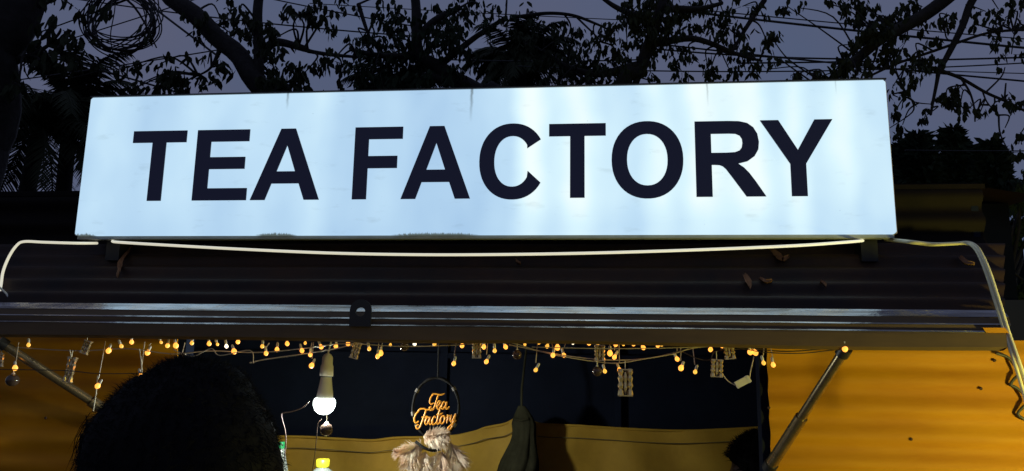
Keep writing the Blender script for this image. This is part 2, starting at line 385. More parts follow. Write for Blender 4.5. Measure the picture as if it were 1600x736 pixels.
    sm.inputs[1].default_value = .60; sm.inputs[2].default_value = .85; sm.inputs[3].default_value = 0; sm.inputs[4].default_value = .22
    d = math_('MAXIMUM', d, sm.outputs[0])
    mx = n.new('ShaderNodeMixRGB'); L.new(d, mx.inputs[0]); L.new(col.outputs[0], mx.inputs[1]); mx.inputs[2].default_value = (.05, .06, .035, 1)
    L.new(mx.outputs[0], b.inputs['Emission Color']); b.inputs['Emission Strength'].default_value = 1.0
    b.inputs['Base Color'].default_value = (.05, .05, .05, 1)
    return S
M['sign'] = sign_material()
# face: gently rounded slab
fb = MB(); e = .006
prism(fb, [(-SW+e, SZ0), (SW-e, SZ0), (SW, SZ0+e), (SW, SZ0+SH-e), (SW-e, SZ0+SH), (-SW+e, SZ0+SH), (-SW, SZ0+SH-e), (-SW, SZ0+e)], 0, .012)
fb.build('sign_face', M['sign'], sign)
MB().box((0, .06, SZ0+SH/2), (2*SW-.004, .094, SH-.004)).build('sign_case', M['frame'], sign)
mb = MB()
mb.box((0, .016, SZ0-.006), (2*SW-.01, .02, .010)).build('bottom_trim', M['frame'], sign)
MB().box((0, .004, SZ0+SH+.003), (2*SW+.004, .016, .004)).build('top_trim', M['dark'], sign)
for sx in (-1, 1): MB().box((sx*(SW+.002), .02, SZ0+SH/2), (.003, .03, SH-.004)).build('side_trim', mat('side_trim', (.35, .27, .24), .5), sign)
for x in (165, 1366):
    p = at(x, 376, -.0); MB().box((p.x, .065, SZ0-.041), (.045, .05, .062)).build('mounting_foot', M['black'], sign)

def ell(cx, cz, rx, rz, a0, a1, n=28): return [(cx+rx*math.cos(math.radians(a0+(a1-a0)*i/n)), cz+rz*math.sin(math.radians(a0+(a1-a0)*i/n))) for i in range(n+1)]
def sup(cx, cz, rx, rz, a0, a1, n=32, p=2.15):
    out = []
    for i in range(n+1):
        a = math.radians(a0+(a1-a0)*i/n); cs, sn_ = math.cos(a), math.sin(a)
        out.append((cx+rx*math.copysign(abs(cs)**(2/p), cs), cz+rz*math.copysign(abs(sn_)**(2/p), sn_)))
    return out
GL = {
 'T': ([(233, 0), (378, 0), (378, 595), (590, 595), (590, 716), (21, 716), (21, 595), (233, 595)], []),
 'E': ([(73, 0), (617, 0), (617, 121), (218, 121), (218, 315), (577, 315), (577, 436), (218, 436), (218, 595), (604, 595), (604, 716), (73, 716)], []),
 'A': ([(0, 0), (153, 0), (212, 163), (498, 163), (561, 0), (718, 0), (432, 716), (279, 716)], [[(257, 284), (353, 549), (452, 284)]]),
 'F': ([(73, 0), (218, 0), (218, 305), (517, 305), (517, 426), (218, 426), (218, 595), (564, 595), (564, 716), (73, 716)], []),
 'C': (sup(378, 358, 331, 370, 33, 327, 48) + [(531, 263)] + sup(378, 358, 181, 247, 322, 38, 40) + [(524, 482)], []),
 'O': (sup(389, 358, 345, 370, 0, 352.8, 49), [sup(389, 358, 195, 247, 0, 351, 39)]),
 'R': ([(73, 0), (218, 0), (218, 299)] + [(247, 299), (290, 296), (318, 284), (345, 258), (395, 186), (520, 0), (693, 0), (606, 140), (550, 222), (505, 272), (455, 309)]
       + [(540, 330), (605, 378), (640, 440), (648, 512), (636, 590), (602, 652), (548, 694), (475, 712), (377, 716), (73, 716)],
       [[(218, 413), (218, 595), (383, 595), (440, 592), (478, 574), (497, 542), (500, 505), (493, 462), (470, 432), (430, 417), (354, 413)]]),
 'Y': ([(259, 0), (403, 0), (403, 300), (666, 716), (500, 716), (334, 431), (166, 716), (-3, 716), (259, 301)], []),
}
zb = SZ0; LET = [('T', (210, 212), (293, 212)), ('E', (300.5, 311), (385, 311)), ('A', (391, 313), (498.5, 313)), ('F', (550, 312), (630, 210)),
       ('A', (626, 313), (734.5, 313)), ('C', (749, 257), (844.5, 290)), ('T', (858, 205), (946.5, 205)), ('O', (955.5, 253), (1067.5, 253)),
       ('R', (1088, 306), (1197, 307)), ('Y', (1187, 190), (1300, 188))]
base = sum(at(x, y, 0).z for x, y in ((242, 313.5), (340, 312.5), (900, 311.5), (1100, 308), (1252, 306)))/5
topz = sum(at(x, y, 0).z for x, y in ((250, 202), (345, 202), (590, 201), (900, 197), (1245, 187)))/5
ks = (topz-base)/716
for ch, pl, pr_ in LET:
    ol, hs = GL[ch]; x0 = min(p[0] for p in ol); x1 = max(p[0] for p in ol)
    a = at(*pl, 0).x; b = at(*pr_, 0).x
    tr = lambda p: (a+(b-a)*(p[0]-x0)/(x1-x0), base+ks*p[1])
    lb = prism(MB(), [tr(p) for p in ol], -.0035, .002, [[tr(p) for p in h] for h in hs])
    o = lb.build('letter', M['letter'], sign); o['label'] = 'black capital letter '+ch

# ------------------------------------------------------------------ cables on the front
def wire(name, pts, r, material, label=None, cat=None, k=8, n=8, group=None, parent=None):
    o = MB().tube(smoothpath(pts, k), r, n).build(name, material, parent)
    if label: tag(o, label, cat, group)
    return o
CY = -.085
wire('glowing_cable', [at(176, 377, .03), at(186, 378.5, CY*.5), at(260, 383, CY), at(380, 389.5, CY), at(520, 395.5, CY), at(660, 398, CY), at(800, 397.5, CY), at(940, 395, CY), at(1100, 390, CY), at(1240, 384, CY), at(1320, 378.5, CY*.5), at(1348, 376, .03)], .0040, M['rope'],
     'long thin glowing white cable sagging below the sign between its two feet', 'rope light')
wire('glowing_cable', [at(152, 380, .03), at(120, 380, CY*.6), at(70, 378.5, CY*.7), at(38, 377.5, CY*.7), at(26, 384, CY*.7), at(14, 402, CY*.7), at(5, 425, CY*.8), at(1, 450, CY), at(-8, 480, CY*1.6), at(-16, 540, -.20), at(-10, 700, WY-.02)], .0040, M['rope'],
     'short glowing white cable bending down over the left end of the flap', 'rope light')
b0 = [(1384, 373.5), (1420, 377), (1455, 381), (1490, 380.5), (1512, 379), (1524, 384), (1534, 398), (1546, 425), (1560, 468), (1576, 520), (1590, 560), (1600, 590), (1612, 640), (1620, 740)]
for q, (dx, dy, lab) in enumerate(((0, 0, 'outer'), (-4, 3.5, 'inner'))):
    P = [at(x+dx*(.3+i/8), y+dy*(.4 if i < 6 else 1)*(1 if i % 3 else .5), (.06 if i == 0 else -.03-.02*min(i, 10))+.004*q) for i, (x, y) in enumerate(b0)]
    wire('cream_cable', P, .0043, M['cable_y'], 'cream cable running down the right end of the flap, %s one of the pair' % lab, 'cable')
for i_, (x, y) in enumerate(((1558, 462), (1566, 484), (1588, 552))):
    a_ = at(x-6, y+2, -.19-.02*i_); b_ = at(x+6, y-1, -.19-.02*i_)
# tubes standing in for the zigzag corrugated ends of wall and flap
wire('zigzag_edge', [at(x, y, WY-.016) for x, y in ((1556, 552), (1574, 558), (1584, 570), (1592, 584), (1584, 592), (1579, 601), (1588, 606), (1599, 616), (1606, 628), (1598, 636), (1590, 646), (1598, 654), (1612, 660))], .0042, mat('pale_green_edge', (.05, .048, .028), .5),
     'zigzag corrugated sheet end at the right edge of the orange wall', 'wire')
wire('zigzag_edge', [at(x, y, -.12) for x, y in ((-6, 444), (3, 452), (11, 460), (14, 468), (9, 474), (12, 481))], .003, M['cable'], 'short pale corrugated sheet end at the left end of the flap', 'wire')  # pale tube put in where the flap's corrugated end catches light

# ------------------------------------------------------------------ debris on the flap
def flap_pt(x, y, lift=.012):
    d = ray(x, y); p0 = Vector((0, HY, HZ))+sn*lift; t = (p0-CAM).dot(sn)/d.dot(sn); return CAM+d*t
def dry_leaf(pts, wd, label):
    P = smoothpath([flap_pt(x, y, .012) for x, y in pts], 5); mb = MB(); V = []; n = len(P)
    for i, p in enumerate(P):
        t = (P[min(i+1, n-1)]-P[max(i-1, 0)]).normalized(); s_ = t.cross(sn).normalized()
        ww = wd*math.sin(PI*(.12+.80*i/(n-1)))*(1+.3*mnoise.noise((i*.9, 0, wd*99)))
        V += [p+s_*ww+sn*.006, p+sn*(-.002), p-s_*ww+sn*.008]
    F = []
    for i in range(n-1): F += [(3*i, 3*i+1, 3*i+4, 3*i+3), (3*i+1, 3*i+2, 3*i+5, 3*i+4)]
    mb.add(V, F, True); mb.add([v-sn*.001 for v in V], [f[::-1] for f in F], True)
    return tag(mb.build('dry_leaf', M['dry']), label, 'leaf', 'dry leaves lying on the flap')
dry_leaf([(209, 384), (200, 397), (190, 410), (188, 422), (184, 434)], .008, 'long curled dry leaf lying on the flap below the left sign foot')
dry_leaf([(1203, 390), (1212, 398), (1222, 408), (1232, 402)], .010, 'crumpled dry leaf just under the cable at the right of the flap')
dry_leaf([(1162, 430), (1168, 440), (1172, 452)], .008, 'small dry leaf low on the flap, left of two others')
dry_leaf([(1186, 436), (1196, 442), (1206, 440)], .006, 'thin dry leaf beside the small one low on the flap')
dry_leaf([(805, 407), (810, 412), (814, 413)], .003, 'tiny leaf scrap at the middle of the flap below the cable')
dry_leaf([(1281, 441), (1287, 445), (1290, 450)], .004, 'tiny leaf scrap on the right part of the flap')
dry_leaf([(1498, 402), (1508, 412), (1522, 414)], .009, 'dry leaf near the upper right corner of the flap')

# ------------------------------------------------------------------ fairy lights
LY = -.165
f1 = thing('string_lights', 'warm white string lights hung along the eave with many tiny bulbs', 'string lights', tuple(at(650, 548, LY)))
f2 = thing('string_lights', 'lower strand of warm string lights swagging at both ends of the eave', 'string lights', tuple(at(650, 560, LY-.02)))
def swag(pts, Y, jit=1.5):
    return [at(x+rnd.uniform(-1, 1), y+rnd.uniform(-jit, jit), Y+rnd.uniform(-.008, .008)) for x, y in pts]
wmat = M['wirec']; dw = mat('dark_wire', (.05, .035, .025), .4)
for pts in ([(-15, 540), (60, 545), (130, 548), (200, 546), (270, 552), (330, 548), (400, 551), (470, 544), (540, 538), (620, 542), (700, 540), (790, 536), (840, 548), (900, 558), (955, 562), (1010, 560), (1060, 550), (1100, 542), (1180, 541)],
            [(390, 566), (420, 561), (480, 552), (520, 544), (550, 540)],
            [(795, 537), (830, 546), (880, 557), (930, 566), (965, 568), (1000, 563), (1050, 552), (1075, 545)],
            [(1060, 545), (1090, 561), (1110, 562), (1120, 550), (1170, 545), (1230, 549), (1290, 546), (1320, 541)]):
    MB().tube(smoothpath(swag(pts, LY), 6), .0016, 6).build('wire', wmat if pts[0][0] < 1050 else dw, f1)
for pts in ([(-15, 577), (40, 579), (105, 580), (150, 585), (200, 584), (240, 582), (280, 586)], [(1030, 541), (1090, 541), (1150, 543), (1190, 551), (1250, 552), (1310, 547)],
            [(830, 541), (950, 545), (1060, 543), (1130, 541)], [(270, 545), (300, 556), (330, 545), (345, 556), (390, 546), (395, 566)]):
    MB().tube(smoothpath(swag(pts, LY-.02), 6), .0014, 6).build('wire', dw if pts[0][0] > 1000 or pts[0][0] < 0 else wmat, f2)
B = [(45, 539), (170, 548), (206, 534.5), (252, 535), (262, 540), (275, 540), (231, 551), (284, 562), (327, 537), (340, 538), (372, 534), (366, 549), (410, 541), (416, 552), (449, 537), (477, 536),
     (472, 548), (485, 554), (487, 571), (502, 542), (544, 537), (595, 552), (590, 557), (610, 539), (679, 537), (709, 568), (756, 542), (773, 548), (760, 565), (820, 538), (842, 535), (871, 543),
     (920, 536), (934, 537), (864, 555), (881, 555), (837, 578), (953, 552), (962, 538), (974, 538), (990, 537), (960, 558), (945, 580), (968, 578), (1028, 540), (1034, 539), (1058, 561), (1064, 575),
     (1086, 581), (1128, 540), (1172, 550), (1180, 551), (895, 535), (354, 541), (300, 536), (648, 537), (1100, 538), (190, 541), (433, 546), (525, 541), (577, 545), (722, 540), (790, 542), (855, 541), (1005, 543), (1110, 546)]
B2 = [(24, 575), (220, 587), (153, 603), (1193, 567), (1208, 570), (1320, 545)]
big = {(24, 575), (170, 548), (275, 540), (871, 543), (953, 552), (1064, 575), (1172, 550), (1180, 551), (153, 603), (1320, 545), (487, 571), (595, 552), (366, 549), (231, 551), (284, 562)}
def bulb_mesh(r, material):
    me = MB().lathe((0, 0, 0), [(.0006, -r*1.15), (r*.62, -r*.9), (r, -r*.25), (r*.95, r*.3), (r*.6, r*.9), (r*.42, r*1.2)], 12).build('proto', material)
    d = me.data; bpy.data.objects.remove(me); return d
bm_big = bulb_mesh(.0070, M['fairy']); bm_small = bulb_mesh(.0052, M['fairydim']); bm_mid = bulb_mesh(.0058, M['fairy']); bm_tiny = bulb_mesh(.0040, M['fairydim']); bm_white = bulb_mesh(.005, M['fairywhite'])
cap_me = MB().lathe((0, 0, 0), [(.0025, .006), (.0035, .008), (.0035, .017), (.0012, .020)], 8).build('p', M['holder']); cap_d = cap_me.data; bpy.data.objects.remove(cap_me)
for i, (x, y) in enumerate(B+B2):
    par = f2 if (x, y) in B2 else f1
    yy = LY+rnd.uniform(-.02, .03) if (x, y) not in B2 else LY-.02
    if (x, y) == (1320, 545): yy = -.215
    p = at(x, y, yy); me = bm_big if (x, y) in big else (bm_white if (x, y) in ((895, 535), (648, 537), (354, 541)) else (bm_tiny if y < 540 and i % 2 else (bm_small if i % 3 == 0 else bm_mid)))
    o = bpy.data.objects.new('bulb', me); COL.objects.link(o); o.parent = par; o.location = p-par.location
    o.rotation_euler = (rnd.uniform(-.3, .3), rnd.uniform(-.5, .5), 0)
    c_ = bpy.data.objects.new('bulb_cap', cap_d); COL.objects.link(c_); c_.parent = o
    if y > 549 and (x, y) != (1320, 545):          # drop wires up to the strand
        dl = (y-546)*.0018
        a_ = o.location+Vector((0, 0, .018)); MB().tube([a_+par.location, a_+par.location+Vector((rnd.uniform(-.006, .006), .004, dl))], .0012, 5).build('drop_wire', wmat, par)
# white hanging drop wires seen on the left
for (x0, y0, x1, y1) in ((153, 587, 146, 642), (109, 547, 111, 560), (218, 545, 222, 582)):
    MB().tube([at(x0, y0, LY-.02), at((x0+x1)/2+1, (y0+y1)/2, LY-.022), at(x1, y1, LY-.02)], .0016, 5).build('drop_wire', M['connector'], f2)
# clear plastic drop ornaments
def ornament(x, y, w_, h_, label, Y=LY-.012, tilt=0):
    c = at(x, y, Y); s_ = .00178
    t = thing('drop_ornament', label, 'ornament', tuple(c), 'clear plastic drops on the string lights')
    W, H = w_*s_, h_*s_; rot = Matrix.Rotation(tilt, 3, 'Y')
    for sx in (-1, 1):
        prof = [(W*.10, -H*.5), (W*.20, -H*.46), (W*.17, -H*.30), (W*.10, -H*.24), (W*.20, -H*.12), (W*.12, 0), (W*.20, H*.14), (W*.12, H*.24), (W*.2, H*.36), (W*.12, H*.48)]
        mb = MB().lathe((0, 0, 0), prof, 6); mb.v = [tuple(c+rot @ (Vector(v)+Vector((sx*W*.30, 0, 0)))) for v in mb.v]; mb.sm = [False]*len(mb.sm)
        mb.build('side_bead', M['acrylic'], t)
    mb = MB().lathe((0, 0, 0), [(W*.04, -H*.42), (W*.14, -H*.2), (W*.10, 0), (W*.16, H*.16), (W*.05, H*.36)], 6); mb.v = [tuple(c+rot @ Vector(v)) for v in mb.v]; mb.sm = [False]*len(mb.sm)
    mb.build('middle_bead', M['acrylic'], t)
    for zz in (-.47, .44):
        mb = MB().box((0, 0, H*zz), (W*.95, W*.3, H*.05)); mb.v = [tuple(c+rot @ Vector(v)) for v in mb.v]; mb.build('bar', M['acrylic'], t)
    MB().tube([c+Vector((0, 0, H*.46)), c+Vector((0, .002, H*.46+.02))], .0012, 5).build('hook', M['connector'], t)
ornament(977, 597, 22, 40, 'large clear drop ornament hanging low below the eave right of centre')
ornament(1120, 575, 18, 26, 'clear drop ornament beside the white cable connector', tilt=.05)
ornament(1139, 547, 16, 26, 'clear drop ornament tucked under the eave above the white connector', tilt=-.1)
ornament(937, 551, 16, 24, 'clear drop ornament tucked under the eave above the large low one')
ornament(745, 546, 14, 26, 'clear drop ornament under the eave above the script sign, to its right')
ornament(556, 547, 14, 26, 'clear drop ornament under the eave just right of the lit LED bulb', tilt=.25)
ornament(110, 577, 16, 40, 'clear drop ornament crossing the left strut', tilt=.12)
ornament(135, 542, 14, 22, 'small clear drop ornament under the eave near its left end', tilt=.3)
ornament(1, 562, 12, 22, 'clear drop ornament cut by the left edge of the picture')
def bauble(x, y, r, Y, label):
    c = at(x, y, Y); t = thing('bauble', label, 'bauble', tuple(c), 'round baubles on the string lights')
    MB().ball(c, r, 18, 12).build('ball', M['ball'], t)
    MB().lathe(c+Vector((0, 0, r*.92)), [(r*.25, 0), (r*.25, r*.22), (r*.1, r*.3)], 10).tube([c+Vector((0, 0, r*1.2)), c+Vector((0, 0, r*2.4))], .0012, 5).build('cap', M['connector'], t)
bauble(20, 594, .017, LY-.02, 'smoky round bauble at the far left below the strut')
bauble(510, 671, .019, .10, 'smoky round bauble hanging right below the lit LED bulb')
bauble(933, 580, .0125, LY, 'brown round bauble beside the large drop ornament')
bauble(808, 554, .0125, LY+.03, 'dim round bauble hanging under the middle of the eave')
bauble(632, 541, .0125, LY+.03, 'clear bauble under the eave between LED bulb and script sign')
# inline connector
ct = thing('cable_connector', 'small white inline connector on a drooping wire at the right', 'connector', tuple(at(1160, 597, LY)))
a_, b_ = at(1150, 602, LY), at(1171, 591, LY); dd = (b_-a_)
rotm = Vector((1, 0, 0)).rotation_difference(dd.normalized()).to_matrix()
MB().box((a_+b_)/2, (dd.length, .014, .017), rotm).build('housing', M['connector'], ct)
MB().box(a_+dd*.86, (dd.length*.12, .0155, .0185), rotm).build('cap', M['holder'], ct)
MB().tube(smoothpath([at(1128, 583, LY), at(1136, 594, LY), at(1145, 600, LY), a_], 5), .0015, 6).build('wire', wmat, ct)
MB().tube(smoothpath([b_, at(1173, 578, LY), at(1178, 557, LY)], 5), .0015, 6).build('wire', wmat, ct)

# ------------------------------------------------------------------ LED bulb
LBY = .12
p = at(507, 630, LBY); q = at(512, 560, LBY); ax = (q-p).normalized()
led = thing('led_bulb', 'lit white LED bulb hanging in a cream holder under the eave', 'bulb', tuple(p))
MB().lathe(p, [(.003, -.034), (.016, -.031), (.027, -.021), (.033, -.007), (.0335, .004), (.030, .013), (.0262, .0155)], 24, ax).build('dome', M['led'], led)
ll = bpy.data.lights.new('led_chip', 'POINT'); ll.energy = 34; ll.color = (.9, 1, .96); ll.shadow_soft_size = .03
lo = bpy.data.objects.new('led_chip', ll); COL.objects.link(lo); lo.parent = led
MB().lathe(p, [(.0258, .0155), (.0245, .025), (.0195, .055), (.017, .072), (.0165, .078)], 24, ax).build('body', M['ledbody'], led)
MB().lathe(p, [(.0195, .081), (.0205, .085), (.0195, .11), (.0165, .118), (.016, .138), (.011, .146), (.005, .150)], 20, ax).build('holder', M['holder'], led)
MB().tube(smoothpath([p+ax*.149, p+ax*.2+Vector((.01, 0, .0)), at(520, 520, LBY-.08), at(530, 490, LBY-.06)], 6), .0025, 6).build('cord', M['holder'], led)
wire('thin_cord', [at(x, y, .04) for x, y in ((484, 627), (472, 637), (456, 643), (443, 645), (440, 650))]+[at(445, 670, .06), at(447, 690, .08), at(444, 720, .1)], .0016, mat('pink_cord', (.16, .11, .1), .6), 'pinkish white cord looping from the LED bulb to the left', 'cord', k=6)
wire('thin_cord', [at(503, 655, .09), at(497, 662, .1), at(495, 680, .1), at(492, 710, .1), at(487, 745, .1), at(484, 800, .1)], .0011, mat('brown_cord', (.06, .04, .03), .6), 'thin brown cord dangling below the LED bulb beside the bauble', 'cord', k=6)

# ------------------------------------------------------------------ script hoop with feathers
HYp = .22
hoop = thing('name_hoop', 'oval dark hoop with orange script Tea Factory and pale feathers, hanging in the stall', 'hoop', tuple(at(680, 590, HYp)))
cpt = at(681, 637, HYp); rx = (at(717, 637, HYp)-at(645, 637, HYp)).length/2; rz = (at(681, 590, HYp)-at(681, 684, HYp)).length/2
ring = [cpt+Vector((rx*math.cos(2*PI*i/48), 0, rz*math.sin(2*PI*i/48))) for i in range(49)]
MB().tube(ring, [.0045+.0009*math.sin(i*5.1) for i in range(49)], 8, caps=False).build('hoop_ring', M['hoop'], hoop)
for a in (.7, 2.55, 3.35, 3.8, 5.7):
    c_ = cpt+Vector((rx*math.cos(a), 0, rz*math.sin(a))); t_ = Vector((-rx*math.sin(a), 0, rz*math.cos(a))).normalized()
    MB().tube([c_-t_*.006, c_+t_*.006], .0064, 8).build('thread_wrap', mat('pale_thread', (.10, .08, .065), .6), hoop)
MB().tube([at(684, 590, HYp), at(685, 560, HYp-.05), at(686, 530, HYp-.12)], .0022, 6).build('cord', M['hoop'], hoop)
def cp(x, y): return at(620+x*.22544, 570+y*.22544, HYp-.004)
SC = [[(243, 212), (258, 201), (285, 203), (308, 207), (332, 199)], [(292, 206), (276, 245), (264, 285), (250, 310), (234, 312), (229, 298), (240, 290)], [(250, 207), (235, 230), (229, 258), (240, 272), (256, 264)],
      [(268, 292), (290, 280), (304, 258), (294, 250), (281, 275), (285, 303), (300, 304), (313, 288)], [(340, 258), (324, 258), (312, 290), (322, 305), (337, 285), (348, 255), (341, 290), (350, 306), (366, 288)],
      [(147, 330), (160, 308), (190, 304), (215, 311), (246, 302)], [(205, 311), (190, 355), (172, 405), (155, 440), (138, 440), (136, 422), (152, 414)], [(160, 312), (132, 345), (122, 380), (134, 402), (152, 390)], [(172, 362), (195, 364), (212, 354)],
      [(228, 362), (210, 366), (197, 395), (206, 414), (222, 392), (233, 360), (226, 396), (234, 413), (250, 398)], [(274, 368), (262, 358), (247, 385), (250, 412), (266, 408), (280, 392)],
      [(306, 285), (292, 335), (280, 392), (286, 410), (302, 396)], [(274, 345), (296, 344), (320, 334)], [(326, 352), (310, 362), (303, 392), (314, 408), (331, 388), (333, 360), (326, 352), (338, 366), (350, 360)],
      [(349, 345), (356, 358), (346, 404)], [(350, 380), (362, 352), (374, 354)], [(380, 345), (372, 380), (380, 394), (394, 372), (407, 340)], [(409, 338), (396, 385), (380, 435), (362, 450), (354, 438), (370, 422), (412, 384)]]
for s_ in SC:
    P = smoothpath([cp(x, y) for x, y in s_], 5); n_ = len(P)
    MB().tube(P, [.0030 if 1 < i < n_-2 else .0022 for i in range(n_)], 6).build('script_stroke', M['script'], hoop)
def feather(x, y, ang, ln, wd, nb, label=None):
    c_ = at(x, y, HYp-.02); mb = MB(); dr = Vector((math.cos(ang), -.15, math.sin(ang))).normalized(); L_ = ln*.00205; W_ = wd*.00205
    side = dr.cross(Vector((0, -1, 0))).normalized()
    for i in range(nb*2):
        t = rnd.random(); s_ = rnd.choice((-1, 1)); base_ = c_+dr*(L_*t*.85)
        out = (side*s_*rnd.uniform(.35, 1.05)+dr*rnd.uniform(.2, 1.2)+Vector((rnd.gauss(0, .12), rnd.uniform(-.6, .25), rnd.gauss(0, .12)))).normalized()
        l = W_*rnd.uniform(.35, 1.1)*math.sin(PI*(.15+.8*t))
        droop = Vector((0, 0, -.3*l))
        w0 = .0008; pp = [base_, base_+out*l*.5+droop*.3, base_+out*l+droop]
        nn = out.cross(Vector((0, -1, 0))); nn = nn.normalized()*w0 if nn.length > 1e-4 else side*w0
        k0 = rnd.uniform(-.004, .004); pp = [p_+Vector((0, k0, 0)) for p_ in pp]
        mb.add([pp[0]-nn, pp[0]+nn, pp[1]+nn*1.3, pp[1]-nn*1.3, pp[2]+nn*.2], [(0, 1, 2, 3), (3, 2, 4)])
    mb.tube([c_, c_+dr*L_*.95], [.0014, .0004], 5)
    return mb.build('feather', M['feather'], hoop)
feather(662, 682, .10, 46, 26, 520); feather(664, 690, .45, 36, 22, 320); feather(660, 694, 3.6, 40, 24, 420); feather(652, 702, 4.25, 34, 24, 360); feather(664, 706, 4.6, 40, 26, 420)
feather(702, 692, -.95, 46, 26, 420); feather(690, 705, -1.5, 40, 28, 420); feather(708, 712, -.5, 26, 16, 240); feather(678, 712, -1.7, 36, 26, 320); feather(630, 708, 2.9, 16, 12, 160)
MB().tube(smoothpath([at(650, 690, HYp-.03), at(662, 699, HYp-.045), at(676, 704, HYp-.045), at(688, 702, HYp-.03)], 5), .0045, 7).build('ribbon', M['hoop'], hoop)

# ------------------------------------------------------------------ inside: olive tarp, cloth, bottles
TY = 1.12
edge = [(200, 684), (440, 681), (520, 684), (580, 687), (620, 683), (700, 681), (740, 674), (760, 667), (790, 661), (815, 650), (842, 661), (900, 664), (980, 669), (1060, 672), (1130, 670), (1190, 667), (1300, 664)]
E3 = smoothpath([at(x, y, TY) for x, y in edge], 10)
V = []; nz = 26
for i, pnt in enumerate(E3):
    for k in range(nz+1):
        z = pnt.z*(1-k/nz)+.45*(k/nz); t = k/nz
        y = TY - .035*math.exp(-((t-.04)/.02)**2)*0 + .03*mnoise.noise((pnt.x*2.2, z*.8, 1.3)) + .028*mnoise.noise((pnt.x*5+z*3, z*2.4, 7.7)) + .02*abs(mnoise.noise((pnt.x*3-z*2.6, z*1.2, 2.2))) - .012*math.sin(24*abs(pnt.x-.2)+z*9)*math.exp(-abs(pnt.x-.2)*2.2)
        V.append((pnt.x, y, z))
F = [(i*(nz+1)+k, i*(nz+1)+k+1, (i+1)*(nz+1)+k+1, (i+1)*(nz+1)+k) for i in range(len(E3)-1) for k in range(nz)]
mb = MB().add(V, F, True)
tp = thing('tarpaulin', 'olive tarpaulin hung across the back of the stall', 'tarpaulin', (0, TY, .45))
mb.build('sheet', M['tarp'], tp)
MB().tube([p_+Vector((0, -.006, -.002)) for p_ in E3], .006, 6).build('hem', M['tarp'], tp)
E4 = [Vector((p_.x, TY-.028+.01*mnoise.noise((p_.x*3, 0, 5)), p_.z-.050+.012*mnoise.noise((p_.x*2, 0, 2)))) for p_ in E3]
MB().tube(E4, .002, 6).build('cord', mat('tarp_cord', (.2, .14, .04), .7), tp)
# dark gathered cloth hanging in front of the tarp
tops = at(815, 634, .95); V = []; nr, na = 26, 36
cl = thing('hanging_cloth', 'dark gathered cloth hanging before the olive tarp', 'cloth', tuple(tops))
for i in range(nr+1):
    t = i/nr; z = tops.z-t*.62
    rad = .014+.030*min(1, t*9)+.040*min(1, max(0, t-.12)*2.2)+.006*math.sin(t*22)
    for k in range(na):
        g_ = 2*PI*k/na; r_ = rad*(1+(.30*abs(math.sin(3.5*g_+t*2))-.15+.16*math.sin(11*g_+1+t*5)+.3*mnoise.noise((math.cos(g_)*1.5, math.sin(g_)*1.5, t*4)))*min(1, t*4))
        V.append((tops.x+.018*math.sin(t*9)-.02*t+r_*math.cos(g_), tops.y+r_*.5*math.sin(g_), z))
F = [(i*na+k, (i+1)*na+k, (i+1)*na+(k+1) % na, i*na+(k+1) % na) for i in range(nr) for k in range(na)]
MB().add(V, F, True).build('drape', M['cloth'], cl)
MB().tube([tops+Vector((0, 0, -.01)), tops+Vector((0, .0, .07)), tops+Vector((.01, .1, .25))], .005, 6).build('tie', M['cloth'], cl)
MB().tube([tops+Vector((-.028, -.02, -.05)), tops+Vector((0, -.03, -.055)), tops+Vector((.028, -.02, -.05))], .006, 6).build('band', M['cloth'], cl)
# shelf with bottles
SHZ = 1.17
sh = thing('shelf', 'narrow wooden shelf inside the opening below the LED bulb', 'shelf', (-.35, .36, SHZ))
MB().box((-.35, .36, SHZ-.01), (1.0, .2, .02)).build('board', M['counter'], sh)
for sx in (-.75, .05): MB().box((sx, .36, (SHZ-.02+.968)/2), (.03, .18, SHZ-.02-.968)).build('bracket', M['dark'], sh)
def bottle(x, ytop, Y, label, capm, cap_r, body_r, kind):
    p_ = at(x, ytop, Y); h = p_.z-SHZ
    t = thing('bottle', label, 'bottle', (p_.x, p_.y, SHZ)); b_ = Vector((p_.x, p_.y, SHZ))
    if kind == 0:
        MB().lathe(b_, [(body_r*.9, 0), (body_r, .006), (body_r, h*.45), (body_r*.93, h*.52), (cap_r*1.25, h*.86), (cap_r, h-.02)], 20).build('glass', M['bottle'], t)
        MB().lathe(b_, [(body_r*1.015, h*.16), (body_r*1.015, h*.5)], 20).build('label', M['ylabel'], t)
        MB().lathe(b_, [(cap_r*1.1, h-.021), (cap_r*1.15, h-.018), (cap_r*1.1, h-.002), (cap_r*.8, h)], 16).build('cap', capm, t)
    else:
        MB().lathe(b_, [(body_r*.9, 0), (body_r, .006), (body_r, h*.72), (cap_r*1.0, h*.80), (cap_r*.95, h-.022)], 20).build('jar', M['bottle'], t)
        MB().lathe(b_, [(cap_r*1.1, h-.024), (cap_r*1.12, h-.02), (cap_r*1.1, h-.002), (cap_r*.95, h)], 20).build('cap', capm, t)
        MB().lathe(b_, [(body_r*1.015, h*.12), (body_r*1.015, h*.6)], 20).build('label', M['ylabel'], t)
bottle(440, 690, .34, 'slim clear bottle with green cap beside the dark head', M['green'], .010, .030, 0)
bottle(505, 717, .34, 'jar with bright yellow cap below the LED bulb', M['yellow'], .020, .034, 1)
p_ = at(862, 733, .62); rb = thing('red_tub', 'red tub just showing at the bottom before the tarp', 'tub', (p_.x, p_.y, .97))
MB().lathe((p_.x, .42, .968), [(.05, 0), (.06, p_.z-.98), (.064, p_.z-.968), (.056, p_.z-.966)], 20).build('tub_body', M['red'], rb)

